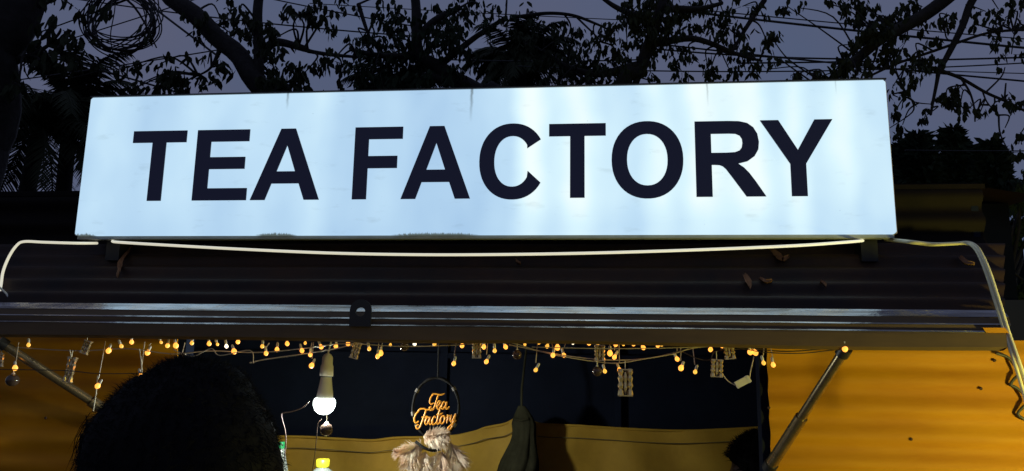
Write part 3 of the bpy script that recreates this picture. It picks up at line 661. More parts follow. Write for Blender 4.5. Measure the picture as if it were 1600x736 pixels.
# ------------------------------------------------------------------ warm lamp on a post, beside the stall on the right
LP = Vector((1.93, -.80, 1.20))
lamp = thing('lamp_post', 'warm globe lamp on a short post to the right of the stall', 'lamp', (LP.x, LP.y, 0))
MB().tube([(LP.x, LP.y, 0), (LP.x, LP.y, LP.z-.075)], .022, 12).build('post', M['dark'], lamp)
MB().lathe((LP.x, LP.y, LP.z-.078), [(.022, 0), (.04, .01), (.04, .028)], 16).build('cup', M['dark'], lamp)
MB().ball(LP, .055, 20, 12).build('globe', M['lampglass'], lamp)

# ------------------------------------------------------------------ people
def remeshed(mb, name, material, parent, voxel=.011, smooth=4, loc=None):
    o = mb.build(name+'_raw', material)
    md = o.modifiers.new('r', 'REMESH'); md.mode = 'VOXEL'; md.voxel_size = voxel
    ms = o.modifiers.new('s', 'SMOOTH'); ms.factor = .5; ms.iterations = smooth
    dg = bpy.context.evaluated_depsgraph_get(); me = bpy.data.meshes.new_from_object(o.evaluated_get(dg))
    bpy.data.objects.remove(o); me.name = name
    for p_ in me.polygons: p_.use_smooth = True
    if not me.materials: me.materials.append(material)
    r = bpy.data.objects.new(name, me); COL.objects.link(r); r.parent = parent
    if parent is not None: r.matrix_parent_inverse = parent.matrix_world.inverted() if False else Matrix.Identity(4)
    return r
def limb(mb, pts, rad, n=12):
    mb.tube(smoothpath(pts, 5), [rad[min(int(i/5), len(rad)-2)]*(1-(i % 5)/5)+rad[min(int(i/5)+1, len(rad)-1)]*((i % 5)/5) if i < 5*(len(pts)-1) else rad[-1] for i in range(5*(len(pts)-1)+1)], n)
    for p_, r_ in zip(pts, rad): mb.ball(p_, r_, 12, 8)
def person(name_label, base, heading, headc, seated, hairfn, shirt_label=None):
    """local frame: +x the person's right... facing +Y; headc = height of head centre"""
    t = thing('person', name_label, 'person', tuple(base)); t.rotation_euler = (0, 0, heading)
    H = headc
    if not seated:
        hip = H*.565; sh = H-.235
        legs = [[(s*.09, 0, hip), (s*.10, .015, hip*.52), (s*.10, -.01, .09)] for s in (-1, 1)]
        feet = [[(s*.10, -.02, .04), (s*.115, .15, .03)] for s in (-1, 1)]
    else:
        sh = H-.235; hip = H-.72
        legs = [[(s*.09, 0, hip), (s*.12, .40, hip+.01), (s*.12, .38, .09)] for s in (-1, 1)]
        feet = [[(s*.12, .36, .04), (s*.13, .53, .03)] for s in (-1, 1)]
    b = MB()
    # head: skull, face, jaw, nose, ears, neck
    b.ball((0, -.012, H+.02), .1, 24, 18, (.78, .96, .98)); b.ball((0, .022, H-.045), .078, 20, 14, (.84, .92, 1.05)); b.ball((0, .05, H-.095), .036, 14, 10, (1.1, .9, .75))
    b.ball((0, .094, H-.028), .018, 12, 8, (.75, .9, 1.1)); b.ball((0, .086, H-.005), .013, 10, 8, (.7, .8, 1.8)); b.ball((0, .082, H-.064), .019, 12, 8, (1.2, .6, .5))
    for s in (-1, 1):
        b.ball((s*.078, -.005, H-.02), .03, 12, 8, (.35, .62, 1.0)); b.ball((s*.03, .078, H+.022), .016, 10, 8, (1.4, .6, .5))
    b.tube([(0, -.02, H-.05), (0, -.03, sh+.02)], [.058, .062], 14)
    body = MB()
    # torso
    tors = [(hip-.02, .150, .105), (hip+.10, .150, .10), (hip+.24, .150, .10), (sh-.14, .175, .115), (sh-.05, .185, .105), (sh+.0, .150, .085), (sh+.05, .075, .065)]
    Vt = []; n = 20
    for z, a_, b2 in tors:
        for k in range(n): Vt.append((a_*math.cos(2*PI*k/n), -.015+b2*math.sin(2*PI*k/n), z))
    body.add(Vt, [(i*n+k, i*n+(k+1) % n, (i+1)*n+(k+1) % n, (i+1)*n+k) for i in range(len(tors)-1) for k in range(n)]+[tuple(range(n))[::-1], tuple(range((len(tors)-1)*n, len(tors)*n))], True)
    skin = MB(); skin.v = list(b.v); skin.f = list(b.f); skin.sm = list(b.sm)
    skin.add(body.v, body.f, True)
    hands = []
    for s in (-1, 1):
        sp = Vector((s*.185, -.015, sh-.035))
        el = Vector((s*.235, -.02, sh-.33)) if not seated else Vector((s*.22, .06, sh-.30))
        wr = Vector((s*.22, .06, sh-.57)) if not seated else Vector((s*.13, .28, hip+.10))
        limb(skin, [sp, el, wr], [.056, .041, .028])
        dr = (wr-el).normalized(); up = Vector((s, 0, 0)); fx = dr.cross(up).normalized()
        skin.ball(wr+dr*.05, .042, 14, 10, (.45, .95, 1.1) if not seated else (.9, 1, .5))
        for k in range(4):
            q0 = wr+dr*.085+fx*(-.028+.0185*k); l = (.062, .074, .07, .055)[k]; cu = -up*s*.0
            skin.tube([q0-dr*.02, q0+dr*l*.5, q0+dr*l*.8+up*(-s)*.012*s, q0+dr*l+up*(-.022)*s*s], [.0098, .009, .0082, .0072], 8)
        skin.tube([wr+dr*.02+fx*.028, wr+dr*.055+fx*.052, wr+dr*.085+fx*.056], [.012, .0105, .0085], 8)
    for lg, ft in zip(legs, feet):
        limb(skin, lg, [.088, .058, .042]); skin.tube(ft, [.042, .032], 10); skin.ball(ft[0], .042, 10, 8); skin.ball(ft[1], .034, 10, 8)
    remeshed(skin, 'body', M['skin'], t, .010, 3)
    # clothes: a shirt shell over torso and upper arms, trousers over legs
    st = MB(); Vt2 = []
    for z, a_, b2 in tors[:-1]:
        for k in range(n): Vt2.append(((a_+.02)*math.cos(2*PI*k/n), -.015+(b2+.02)*math.sin(2*PI*k/n), z-.02))
    Vt2 += [(.09*math.cos(2*PI*k/n), -.02+.08*math.sin(2*PI*k/n), sh+.045) for k in range(n)]
    nr_ = len(tors)
    st.add(Vt2, [(i*n+k, i*n+(k+1) % n, (i+1)*n+(k+1) % n, (i+1)*n+k) for i in range(nr_-1) for k in range(n)]+[tuple(range(n))[::-1], tuple(range((nr_-1)*n, nr_*n))], True)
    for s in (-1, 1):
        sp = Vector((s*.185, -.015, sh-.035)); el = Vector((s*.235, -.02, sh-.33)) if not seated else Vector((s*.22, .06, sh-.30))
        limb(st, [sp, sp*.3+el*.7], [.075, .066])
    remeshed(st, 'shirt', M['shirt'], t, .014, 5)
    tr_ = MB()
    for lg in legs: limb(tr_, lg[:2]+[tuple(Vector(lg[2])+Vector((0, 0, .02)))], [.105, .076, .066])
    tr_.ball((0, -.01, hip), .15, 16, 10, (1.1, .85, .75)); remeshed(tr_, 'trousers', M['trouser'], t, .014, 5)
    for s in (-1, 1): MB().ball((s*.031, .0735, H+.004), .0115, 12, 8).build('eye', M['eye'], None).parent = t
    for s in (-1, 1): MB().ball((s*.0315, .0835, H+.004), .0038, 8, 6).build('pupil', M['black'], None).parent = t
    hairfn(t, H)
    return t
def strands(mb, roots, n, ln, w_, lean, rs, c0):
    for _ in range(n):
        p_, nn = roots(); d_ = (nn*rs.uniform(.3, 1.0)+lean*rs.uniform(.3, 1.2)+Vector((rs.gauss(0, .5), rs.gauss(0, .5), rs.gauss(0, .4)))).normalized()
        l = ln*rs.uniform(.5, 1.2); q1 = p_+d_*l*.5; q2 = q1+(d_+Vector((rs.gauss(0, .3), rs.gauss(0, .3), -.35))).normalized()*l*.5
        s_ = d_.cross(nn); s_ = s_.normalized()*w_ if s_.length > 1e-3 else Vector((w_, 0, 0)); u_ = s_.cross(d_).normalized()*w_
        mb.add([p_-s_, p_+s_, p_+u_, q1-s_*.8, q1+s_*.8, q1+u_*.8, q2], [(0, 1, 4, 3), (1, 2, 5, 4), (2, 0, 3, 5), (3, 4, 6), (4, 5, 6), (5, 3, 6)], False)
def hair_short(t, H):
    rs = random.Random(4); mb = MB(); cz = H+.022
    V = []; seg, rg = 40, 22
    for i in range(rg+1):
        th = PI*.62*i/rg
        for k in range(seg):
            g_ = 2*PI*k/seg; fy = math.sin(g_)
            lim = th*(1.0-.34*max(0, fy)+.10*max(0, -fy))
            q = Vector((math.sin(lim)*math.cos(g_)*.086, math.sin(lim)*fy*.104-.012, math.cos(lim)*.112))
            q *= 1+.05*mnoise.noise(q*14+Vector((3, 1, 0)))+.045*mnoise.noise(q*32)+.02*mnoise.noise(q*70)
            V.append(q+Vector((0, 0, cz)))
    F = [(i*seg+k, (i+1)*seg+k, (i+1)*seg+(k+1) % seg, i*seg+(k+1) % seg) for i in range(rg) for k in range(seg)]
    mb.add(V, F, True); CAPV = V
    # forelock at the brow and short ends all over
    def roots():
        i = rs.randrange(seg, len(V)-seg-1); p_ = V[i]*(a_ := rs.random())+V[i+1]*(1-a_); p_ = p_.lerp(V[i+seg], rs.random()); return p_, (p_-Vector((0, -.01, cz-.01))).normalized()
    strands(mb, roots, 16000, .0105, .00028, Vector((0, -.1, -.9)), rs, None)
    for c_ in range(26):                      # forelock: a few heavy locks over the brow
        cx, cy, czz = rs.uniform(-.055, .02), .071+rs.uniform(-.006, .004), cz+.038+rs.uniform(-.016, .016)
        l = rs.uniform(.034, .056); tx, ty = rs.gauss(0, .18), rs.uniform(.05, .34)
        for _ in range(46):
            p_ = Vector((cx+rs.gauss(0, .005), cy+rs.gauss(0, .003), czz+rs.gauss(0, .005)))
            q1 = p_+Vector((tx*l*.5+rs.gauss(0, .0022), ty*l*.7+rs.gauss(0, .0022), -.30*l)); q2 = q1+Vector((tx*l*.6+rs.gauss(0, .0035), -ty*l*.12+rs.gauss(0, .0035), -l*.62*rs.uniform(.8, 1.2))); s_ = Vector((.0006, .0003, 0)); u_ = Vector((0, .0007, 0))
            mb.add([p_-s_, p_+s_, p_+u_, q1-s_, q1+s_, q1+u_, q2], [(0, 1, 4, 3), (1, 2, 5, 4), (2, 0, 3, 5), (3, 4, 6), (4, 5, 6), (5, 3, 6)], False)
    o = mb.build('hair', M['hair']); o.parent = t
def hair_wavy(t, H):
    rs = random.Random(9); mb = MB(); cz = H+.022; V = []; seg, rg = 32, 18
    for i in range(rg+1):
        th = PI*.62*i/rg
        for k in range(seg):
            g_ = 2*PI*k/seg; fy = math.sin(g_); lim = th*(1.0-.36*max(0, fy)+.05*max(0, -fy))
            q = Vector((math.sin(lim)*math.cos(g_)*.094, math.sin(lim)*fy*.113-.012, math.cos(lim)*.118)); q *= 1+.10*mnoise.noise(q*30)
            V.append(q+Vector((0, 0, cz)))
    F = [(i*seg+k, (i+1)*seg+k, (i+1)*seg+(k+1) % seg, i*seg+(k+1) % seg) for i in range(rg) for k in range(seg)]
    mb.add(V, F, True)
    def roots():
        i = rs.randrange(0, len(V)-seg-1); p_ = V[i].lerp(V[i+seg], rs.random()); return p_, (p_-Vector((0, -.01, cz-.01))).normalized()
    strands(mb, roots, 3000, .022, .0011, Vector((0, .3, .1)), rs, None)
    o = mb.build('hair', M['hair']); o.parent = t
hp = atd(290, 556, .84); hp.z -= .117
person('person seen from behind in the foreground, only dark short-haired head showing', (hp.x, hp.y, 0), math.radians(62), hp.z-.022, False, hair_short)
hp2 = at(1183, 738, .55)
person('person with wavy dark hair seated inside the stall at the right', (hp2.x, hp2.y, .1), math.radians(80), hp2.z-.11, True, hair_wavy)
stl = thing('stool', 'dark stool inside the stall under the seated person', 'stool', (hp2.x, hp2.y, .1)); shz = hp2.z-.11-.72-.03
MB().lathe((hp2.x, hp2.y, 0), [(.15, shz), (.17, shz+.01), (.17, shz+.035), (.15, shz+.045)], 20).build('seat', M['counter'], stl)
for a in range(4):
    g_ = PI/4+a*PI/2; MB().tube([(hp2.x+.12*math.cos(g_), hp2.y+.12*math.sin(g_), shz), (hp2.x+.17*math.cos(g_), hp2.y+.17*math.sin(g_), .1)], .014, 8).build('leg', M['dark'], stl)

# ------------------------------------------------------------------ trees
def leaf_geo(mb, p_, d_, ln, wd, rs):
    s_ = d_.cross(Vector((rs.gauss(0, 1), rs.gauss(0, 1), rs.gauss(0, .6)))); s_ = s_.normalized() if s_.length > 1e-4 else Vector((1, 0, 0))
    nn = s_.cross(d_)
    a = p_+d_*ln*.18; b = p_+d_*ln*.6; c_ = p_+d_*ln+nn*ln*rs.uniform(-.15, .15)
    mb.add([p_, a+s_*wd*.38+nn*wd*.1, b+s_*wd*.5+nn*wd*.18, c_, b-s_*wd*.5+nn*wd*.18, a-s_*wd*.38+nn*wd*.1, b-nn*wd*.05],
           [(0, 1, 6), (1, 2, 6), (2, 3, 6), (3, 4, 6), (4, 5, 6), (5, 0, 6)])
def tree(name, label, Y, trunk, limbs, clusters, leafm, seed, lf=(.092, .037), group='trees behind the stall', base=None, kinds='crown', depth=.5, twig_r=.006, sparse=(), dens=.62):
    """trunk/limbs: lists of (x, y, radius_m[, Y]) measured in the photo; clusters: (x, y, rx, ry, n) of leaf sprays"""
    rs = random.Random(seed)
    P = [at(q[0], q[1], q[3] if len(q) > 3 else Y) for q in trunk]; Rr = [q[2] for q in trunk]
    if base is not None: P = [Vector(base)]+P; Rr = [Rr[0]*1.35]+Rr
    t = thing(name, label, 'tree', tuple(P[0] if base is not None else P[0]), group)
    def tap(pts, rad, n=10):
        sp = smoothpath(pts, 6); rr = []
        for i in range(len(sp)):
            u_ = i/6; a = min(int(u_), len(rad)-1); b = min(a+1, len(rad)-1); rr.append(rad[a]+(rad[b]-rad[a])*(u_-a))
        sp = [q+Vector((mnoise.noise(q*2.1), mnoise.noise(q*2.1+Vector((9, 0, 0))), mnoise.noise(q*2.1+Vector((0, 9, 0)))))*r_*.7 for q, r_ in zip(sp, rr)]
        return sp, rr
    mb = MB(); sp, rr = tap(P, Rr); mb.tube(sp, rr, 12); mb.build('trunk', M['bark'], t)
    nodes = [(q, r_) for q, r_ in zip(sp, rr)]
    for lm in limbs:
        pts = [at(q[0], q[1], q[3] if len(q) > 3 else Y) for q in lm]; s2, r2 = tap(pts, [q[2] for q in lm])
        MB().tube(s2, r2, 9).build('limb', M['bark'], t); nodes += list(zip(s2, r2))
    cr = MB(); tw = MB()
    for (x, y, rx_, ry_, n) in clusters:
        cY = Y+rs.uniform(-depth, depth); cc = at(x, y, cY); sc_ = (at(x+1, y, cY)-cc).length
        near = min(nodes, key=lambda q: (q[0]-cc).length)[0]
        midp = (near+cc)/2+Vector((rs.uniform(-.1, .1), 0, rs.uniform(0, .15)))
        tw.tube(smoothpath([near, midp, cc], 5), [twig_r*1.8*(1-i/14)+.002 for i in range(11)], 5)
        for _ in range(max(1, int(n*dens+.5))):
            while True:
                u_, v_ = rs.uniform(-1, 1), rs.uniform(-1, 1)
                if u_*u_+v_*v_ < 1: break
            q = cc+Vector((u_*rx_*sc_, rs.uniform(-.35, .35)*depth, v_*ry_*sc_))
            if rs.random() < .3: tw.tube([cc+(q-cc)*rs.uniform(0, .5), q], [.003, .0015], 4, caps=False)
            for k in range(rs.randint(4, 8)):
                d_ = Vector((rs.gauss(0, .33), rs.gauss(0, .33), -.9+rs.gauss(0, .25))).normalized()
                leaf_geo(cr, q+Vector((rs.gauss(0, lf[0]*.28), rs.gauss(0, .03), rs.gauss(0, lf[0]*.22))), d_, lf[0]*rs.uniform(.6, 1.35), lf[1]*rs.uniform(.7, 1.3), rs)
    if tw.v: tw.build('twigs', M['bark'], t)['kind'] = 'stuff'
    if cr.v: cr.build('crown', leafm, t)['kind'] = 'stuff'
    # single leaves that stand alone against the sky
    lm_ = []
    for k in range(4):
        q = MB(); leaf_geo(q, Vector((0, 0, 0)), Vector((0, 0, -1)), lf[0]*(.8+.15*k), lf[1]*(.8+.12*k), rs); o = q.build('lp', leafm); lm_.append(o.data); bpy.data.objects.remove(o)
    for (x, y) in sparse:
        for k in range(2):
            o = bpy.data.objects.new('leaf', lm_[rs.randrange(4)]); COL.objects.link(o); o.parent = t
            o.location = at(x+rs.uniform(-4, 4), y+rs.uniform(-3, 3), Y)-t.location
            o.rotation_euler = (rs.uniform(-.6, .6), rs.uniform(-.9, .9), rs.uniform(0, 6))
    return t

# near leaning trunk at the far left
tree('leaning_tree', 'thick dark trunk leaning across the upper left corner', 2.6, [(-70, 330, .30), (-45, 180, .29), (-10, 60, .27), (45, -60, .25)], [[(30, 20, .06), (90, -10, .04), (150, -30, .03)], [(0, 100, .05), (40, 90, .02), (75, 70, .012)]],
     [(70, 45, 22, 18, 6), (95, 45, 24, 26, 14), (90, 75, 26, 16, 10), (60, 88, 26, 14, 12), (120, 82, 30, 14, 12), (140, 95, 20, 10, 8), (45, 105, 26, 16, 12), (85, 8, 20, 14, 8), (30, 135, 30, 20, 14), (115, 10, 12, 10, 4), (170, 25, 10, 16, 3), (245, 75, 10, 10, 5)],
     M['leaf'], 11, dens=.34, base=(-3.5, 2.6, 0), sparse=[(52, 65), (62, 60), (100, 62), (160, 100), (165, 15), (150, 60)])
# tree with slanting trunk and leaves, left of centre
tree('slanting_tree', 'tree with a thick trunk slanting down behind the sign left of centre', 4.2, [(460, 215, .11), (408, 140, .095), (345, 65, .09), (262, -15, .085), (215, -80, .08)],
     [[(405, 135, .05), (402, 70, .05), (404, 0, .045), (408, -40, .04)], [(345, 70, .03), (330, 105, .012), (310, 118, .008)], [(480, 75, .03), (430, 65, .04), (403, 90, .05)], [(480, 78, .02), (520, 85, .018), (560, 90, .012)]],
     [(310, 35, 26, 16, 12), (345, 30, 24, 22, 16), (375, 20, 26, 20, 18), (395, 45, 24, 24, 22), (365, 55, 20, 14, 10), (430, 60, 30, 20, 22), (420, 100, 30, 18, 24), (450, 105, 26, 14, 16), (430, 130, 30, 12, 20), (475, 115, 20, 14, 12), (500, 100, 16, 14, 9), (520, 95, 12, 10, 5), (495, 15, 22, 14, 12), (515, 25, 14, 14, 7), (470, 20, 22, 10, 9), (455, 18, 12, 14, 6),
      (225, 128, 26, 14, 14), (265, 118, 28, 16, 18), (300, 125, 26, 14, 16), (275, 138, 32, 8, 14), (205, 140, 22, 8, 8), (340, 112, 20, 14, 9), (325, 100, 20, 8, 6), (200, 105, 16, 10, 7), (250, 100, 16, 10, 5), (390, 100, 18, 16, 10), (480, 140, 16, 6, 6), (530, 135, 14, 8, 6), (545, 8, 14, 14, 7)],
     M['leaf'], 12, dens=.5, base=(-1.6, 4.2, 0), sparse=[(218, 95), (298, 92), (310, 60), (230, 100), (340, 125), (335, 105), (508, 140), (480, 130), (355, 12), (450, 75), (505, 35)])
# middle tree
tree('leafy_tree', 'leafy tree behind the middle of the sign', 5.0, [(800, 205, .12), (745, 145, .09), (690, 105, .07), (655, 80, .06), (648, 0, .05), (646, -50, .05)],
     [[(745, 145, .07), (700, 125, .05), (660, 120, .03)], [(560, 6, .025), (570, 40, .02), (578, 60, .012)], [(650, 60, .05), (680, 30, .04), (720, 10, .03)], [(690, 100, .04), (740, 60, .03), (790, 28, .02)], [(655, 85, .04), (600, 88, .03), (550, 78, .02)]],
     [(585, 25, 14, 16, 7), (600, 18, 12, 14, 5), (625, 30, 20, 24, 16), (620, 55, 22, 14, 12), (570, 62, 24, 20, 18), (560, 80, 16, 20, 10), (600, 80, 26, 20, 22), (640, 85, 30, 24, 34), (665, 60, 24, 30, 26), (690, 40, 26, 34, 34), (715, 25, 22, 24, 20), (700, 70, 26, 20, 22), (725, 55, 16, 18, 12), (675, 110, 30, 18, 30), (620, 112, 40, 22, 50), (580, 120, 26, 20, 24), (650, 130, 30, 12, 24), (710, 120, 26, 14, 14), (745, 8, 16, 12, 6), (760, 45, 12, 14, 5), (775, 25, 14, 14, 8), (790, 10, 10, 12, 5), (540, 105, 10, 10, 4), (740, 95, 14, 10, 5), (700, 138, 30, 5, 8)],
     M['leaf2'], 13, base=(1.2, 5.0, 0), sparse=[(545, 100), (695, 20), (740, 18), (758, 12), (700, 92), (640, 40), (585, 48), (755, 20)])
# tree right of the middle
tree('broad_tree', 'broad dense tree crown behind the sign right of the middle', 5.6, [(985, 190, .10), (1000, 110, .07), (1022, 40, .06), (1040, -40, .06)],
     [[(1000, 105, .06), (940, 115, .04), (890, 105, .03), (850, 80, .02)], [(1010, 70, .05), (1080, 60, .035), (1150, 85, .02), (1190, 95, .012)], [(1022, 35, .05), (970, 15, .03), (940, -5, .02)], [(1030, 10, .05), (1090, 15, .03), (1130, 5, .02)], [(800, 26, .02), (850, 22, .02), (895, 24, .018), (930, 36, .014), (950, 46, .01)], [(900, 26, .012), (925, 50, .01), (940, 66, .006)], [(1195, 0, .03), (1170, 40, .024), (1140, 85, .016)], [(990, 140, .04), (1005, 100, .03)], [(885, 100, .02), (915, 125, .018), (935, 140, .016)]],
     [(990, 15, 26, 22, 30), (1020, 20, 34, 26, 50), (1050, 15, 28, 22, 36), (1000, 45, 36, 22, 46), (1040, 50, 30, 22, 34), (980, 30, 18, 18, 14), (1075, 30, 22, 22, 18), (1100, 12, 26, 14, 18), (1130, 20, 24, 18, 14), (1160, 10, 20, 16, 11), (1110, 40, 22, 14, 12), (1140, 45, 18, 14, 9), (1165, 60, 20, 14, 9), (1120, 62, 14, 12, 6),
      (955, 55, 22, 18, 18), (930, 60, 16, 12, 9), (980, 75, 30, 16, 24), (1015, 80, 26, 16, 18), (1030, 62, 18, 12, 10), (870, 50, 12, 14, 7), (898, 52, 12, 14, 7), (880, 75, 24, 14, 16), (920, 85, 28, 18, 24), (960, 95, 26, 14, 17), (860, 100, 30, 16, 22), (900, 110, 30, 16, 20), (935, 115, 26, 12, 15), (975, 105, 18, 12, 9), (1015, 100, 14, 10, 8), (870, 130, 34, 8, 16), (925, 130, 30, 8, 15), (955, 132, 24, 8, 10), (1024, 128, 8, 12, 4),
      (1060, 85, 20, 14, 13), (1085, 92, 14, 10, 6), (1105, 100, 20, 14, 12), (1065, 112, 18, 8, 7), (1108, 118, 14, 10, 6), (1150, 82, 18, 16, 12), (1165, 90, 16, 12, 8), (1140, 110, 16, 10, 7), (1175, 105, 16, 8, 6), (1195, 65, 10, 16, 7), (1190, 110, 12, 8, 4), (810, 40, 14, 16, 10), (830, 35, 10, 12, 6), (840, 42, 8, 12, 4), (820, 70, 22, 20, 18), (845, 80, 20, 16, 12), (1185, 25, 14, 14, 6), (1200, 70, 8, 14, 4)],
     M['leaf'], 14, dens=.55, base=(2.0, 5.6, 0), lf=(.088, .037), sparse=[(820, 2), (1095, 55), (1180, 45), (1160, 40), (1055, 118), (1130, 128), (1085, 128), (1010, 112)])
# overhanging tree at the right: trunk stands outside the view, limbs reach in from the top
tree('overhanging_tree', 'tree overhanging the right end of the sign with bare forked branches', 4.4, [(1830, 200, .2), (1760, 0, .18), (1640, -110, .15), (1540, -60, .09), (1478, 2, .06), (1420, 38, .055), (1375, 60, .05), (1345, 82, .045), (1322, 105, .04), (1300, 122, .03), (1285, 140, .02)],
     [[(1640, -110, .10), (1560, -60, .05), (1518, 0, .034), (1503, 40, .03), (1488, 70, .027), (1475, 95, .024), (1466, 110, .02)], [(1466, 110, .02), (1462, 135, .015), (1457, 165, .012), (1455, 180, .008)], [(1468, 110, .018), (1500, 122, .015), (1540, 145, .013), (1575, 160, .012), (1610, 178, .010)],
      [(1502, 124, .010), (1515, 145, .009), (1522, 170, .008), (1523, 190, .006)], [(1350, 123, .010), (1400, 100, .012), (1450, 82, .013), (1500, 65, .013), (1550, 50, .012), (1610, 46, .012)], [(1400, 112, .008), (1410, 135, .008), (1425, 158, .006), (1455, 163, .004)], [(1370, 75, .012), (1365, 95, .008), (1355, 115, .005)], [(1535, 143, .008), (1542, 160, .006), (1560, 180, .004)], [(1475, 40, .008), (1478, 58, .006), (1485, 64, .005)], [(1390, 55, .01), (1395, 80, .007), (1400, 110, .005)]],
     [(1340, 8, 22, 12, 16), (1365, 22, 26, 16, 22), (1335, 25, 14, 12, 7), (1395, 20, 24, 20, 20), (1430, 12, 22, 14, 13), (1410, 40, 18, 12, 10), (1380, 45, 26, 14, 20), (1355, 45, 18, 14, 14), (1350, 62, 22, 12, 16), (1385, 60, 20, 10, 11), (1440, 40, 18, 10, 6), (1415, 65, 14, 10, 6), (1385, 85, 18, 12, 12), (1395, 98, 12, 8, 5), (1360, 95, 14, 10, 6), (1315, 92, 14, 8, 6), (1305, 105, 16, 12, 12), (1285, 118, 18, 8, 9), (1270, 124, 12, 5, 4), (1318, 118, 18, 8, 9), (1340, 118, 12, 8, 6), (1330, 70, 6, 8, 3),
      (1230, 10, 12, 12, 5), (1245, 12, 6, 10, 3), (1315, 10, 10, 10, 4), (1287, 4, 4, 6, 2), (1208, 62, 8, 16, 5), (1235, 118, 12, 10, 8), (1218, 92, 8, 6, 3), (1202, 108, 6, 8, 3), (1435, 92, 14, 10, 9), (1455, 95, 12, 10, 7), (1432, 115, 10, 16, 9), (1440, 100, 12, 12, 6), (1457, 68, 8, 8, 4), (1475, 32, 12, 14, 6), (1485, 25, 8, 10, 3), (1478, 150, 16, 14, 14), (1492, 145, 10, 12, 6), (1500, 165, 10, 12, 6), (1508, 175, 10, 8, 5), (1448, 180, 8, 10, 4), (1545, 165, 9, 8, 5), (1570, 148, 8, 6, 3), (1582, 155, 6, 8, 3), (1597, 162, 8, 10, 5), (1395, 135, 8, 6, 3), (1403, 152, 8, 8, 4), (1420, 148, 6, 6, 2), (1398, 175, 8, 8, 4), (1390, 200, 6, 14, 4), (1530, 178, 5, 5, 2),
      (1540, 18, 14, 12, 5), (1560, 15, 14, 10, 5), (1585, 10, 14, 10, 5), (1570, 28, 12, 8, 4), (1595, 32, 8, 8, 3), (1560, 45, 14, 6, 4), (1555, 62, 10, 5, 3), (1585, 55, 10, 8, 3), (1525, 40, 8, 6, 2), (1580, 85, 14, 6, 3), (1570, 105, 12, 5, 2), (1590, 215, 8, 12, 4), (1578, 240, 6, 8, 3), (1570, 200, 8, 6, 2), (1410, 195, 6, 8, 2)],
     M['leaf'], 15, base=(5.2, 4.4, 0), lf=(.072, .034), depth=.3, twig_r=.004, sparse=[(1520, 12), (1605, 75), (1415, 80), (1425, 160), (1440, 75), (1500, 30), (1545, 30), (1470, 60), (1395, 160), (1555, 205)])
# three small conifer-like trees right, beyond the stall
def small_tree(px, pyt, pyb, wpx, Y, seed, label):
    rs = random.Random(seed); a = at(px, pyt, Y); b_ = at(px, pyb, Y); sc_ = (at(px+1, pyb, Y)-b_).length
    t = thing('small_tree', label, 'tree', (a.x, Y, 0), 'small bushy trees beyond the right end of the stall')
    MB().tube([(a.x, Y, 0), (a.x+.05, Y, b_.z), (a.x, Y, a.z-.1)], [.09, .06, .01], 8).build('trunk', M['bark'], t)
    cr = MB(); n = 2200
    for _ in range(n):
        u_ = rs.random()**.75; g_ = rs.uniform(0, 2*PI); wv = wpx*sc_*(.12+.95*u_**.65)*(.8+.9*mnoise.noise((u_*5, seed*3.3, math.cos(g_)*1.6)))
        r_ = wv*math.sqrt(rs.random())
        tier = .06*math.sin(u_*40)
        p_ = Vector((a.x+r_*math.cos(g_), Y+r_*math.sin(g_)*.8, a.z+(b_.z-a.z)*u_+tier*r_))
        d_ = Vector((math.cos(g_), math.sin(g_)*.5, rs.gauss(-.1, .5))).normalized()
        leaf_geo(cr, p_, d_, .13*rs.uniform(.6, 1.3), .055, rs)
    cr.build('crown', M['leaf2'], t)['kind'] = 'stuff'
small_tree(1432, 208, 330, 45, 7.5, 21, 'bushy small tree just right of the sign edge')
small_tree(1487, 200, 330, 40, 8.0, 22, 'pointed small tree, middle and tallest of three right of the sign')
small_tree(1546, 222, 330, 38, 7.2, 23, 'small tree farthest right of the three beyond the stall')
small_tree(1405, 225, 330, 30, 7.8, 24, 'low dark tree half hidden by the right edge of the sign')
tree('low_tree', 'dark leafy tree at the right picture edge beside the shed', 2.4, [(1640, 640, .07), (1625, 540, .06), (1612, 480, .05)], [[(1625, 540, .03), (1600, 470, .02), (1575, 440, .012)], [(1615, 490, .02), (1585, 470, .008)]],
     [(1590, 455, 18, 16, 22), (1575, 440, 14, 12, 14), (1600, 500, 20, 30, 40), (1580, 490, 14, 24, 22), (1572, 465, 12, 18, 14), (1600, 560, 24, 34, 40), (1606, 445, 10, 8, 5), (1590, 520, 20, 20, 24), (1606, 300, 14, 40, 40), (1590, 300, 18, 26, 34), (1600, 345, 12, 30, 30), (1588, 365, 8, 20, 14)], M['leaf2'], 16, base=(4.4, 2.4, 0), lf=(.05, .022), depth=.15)

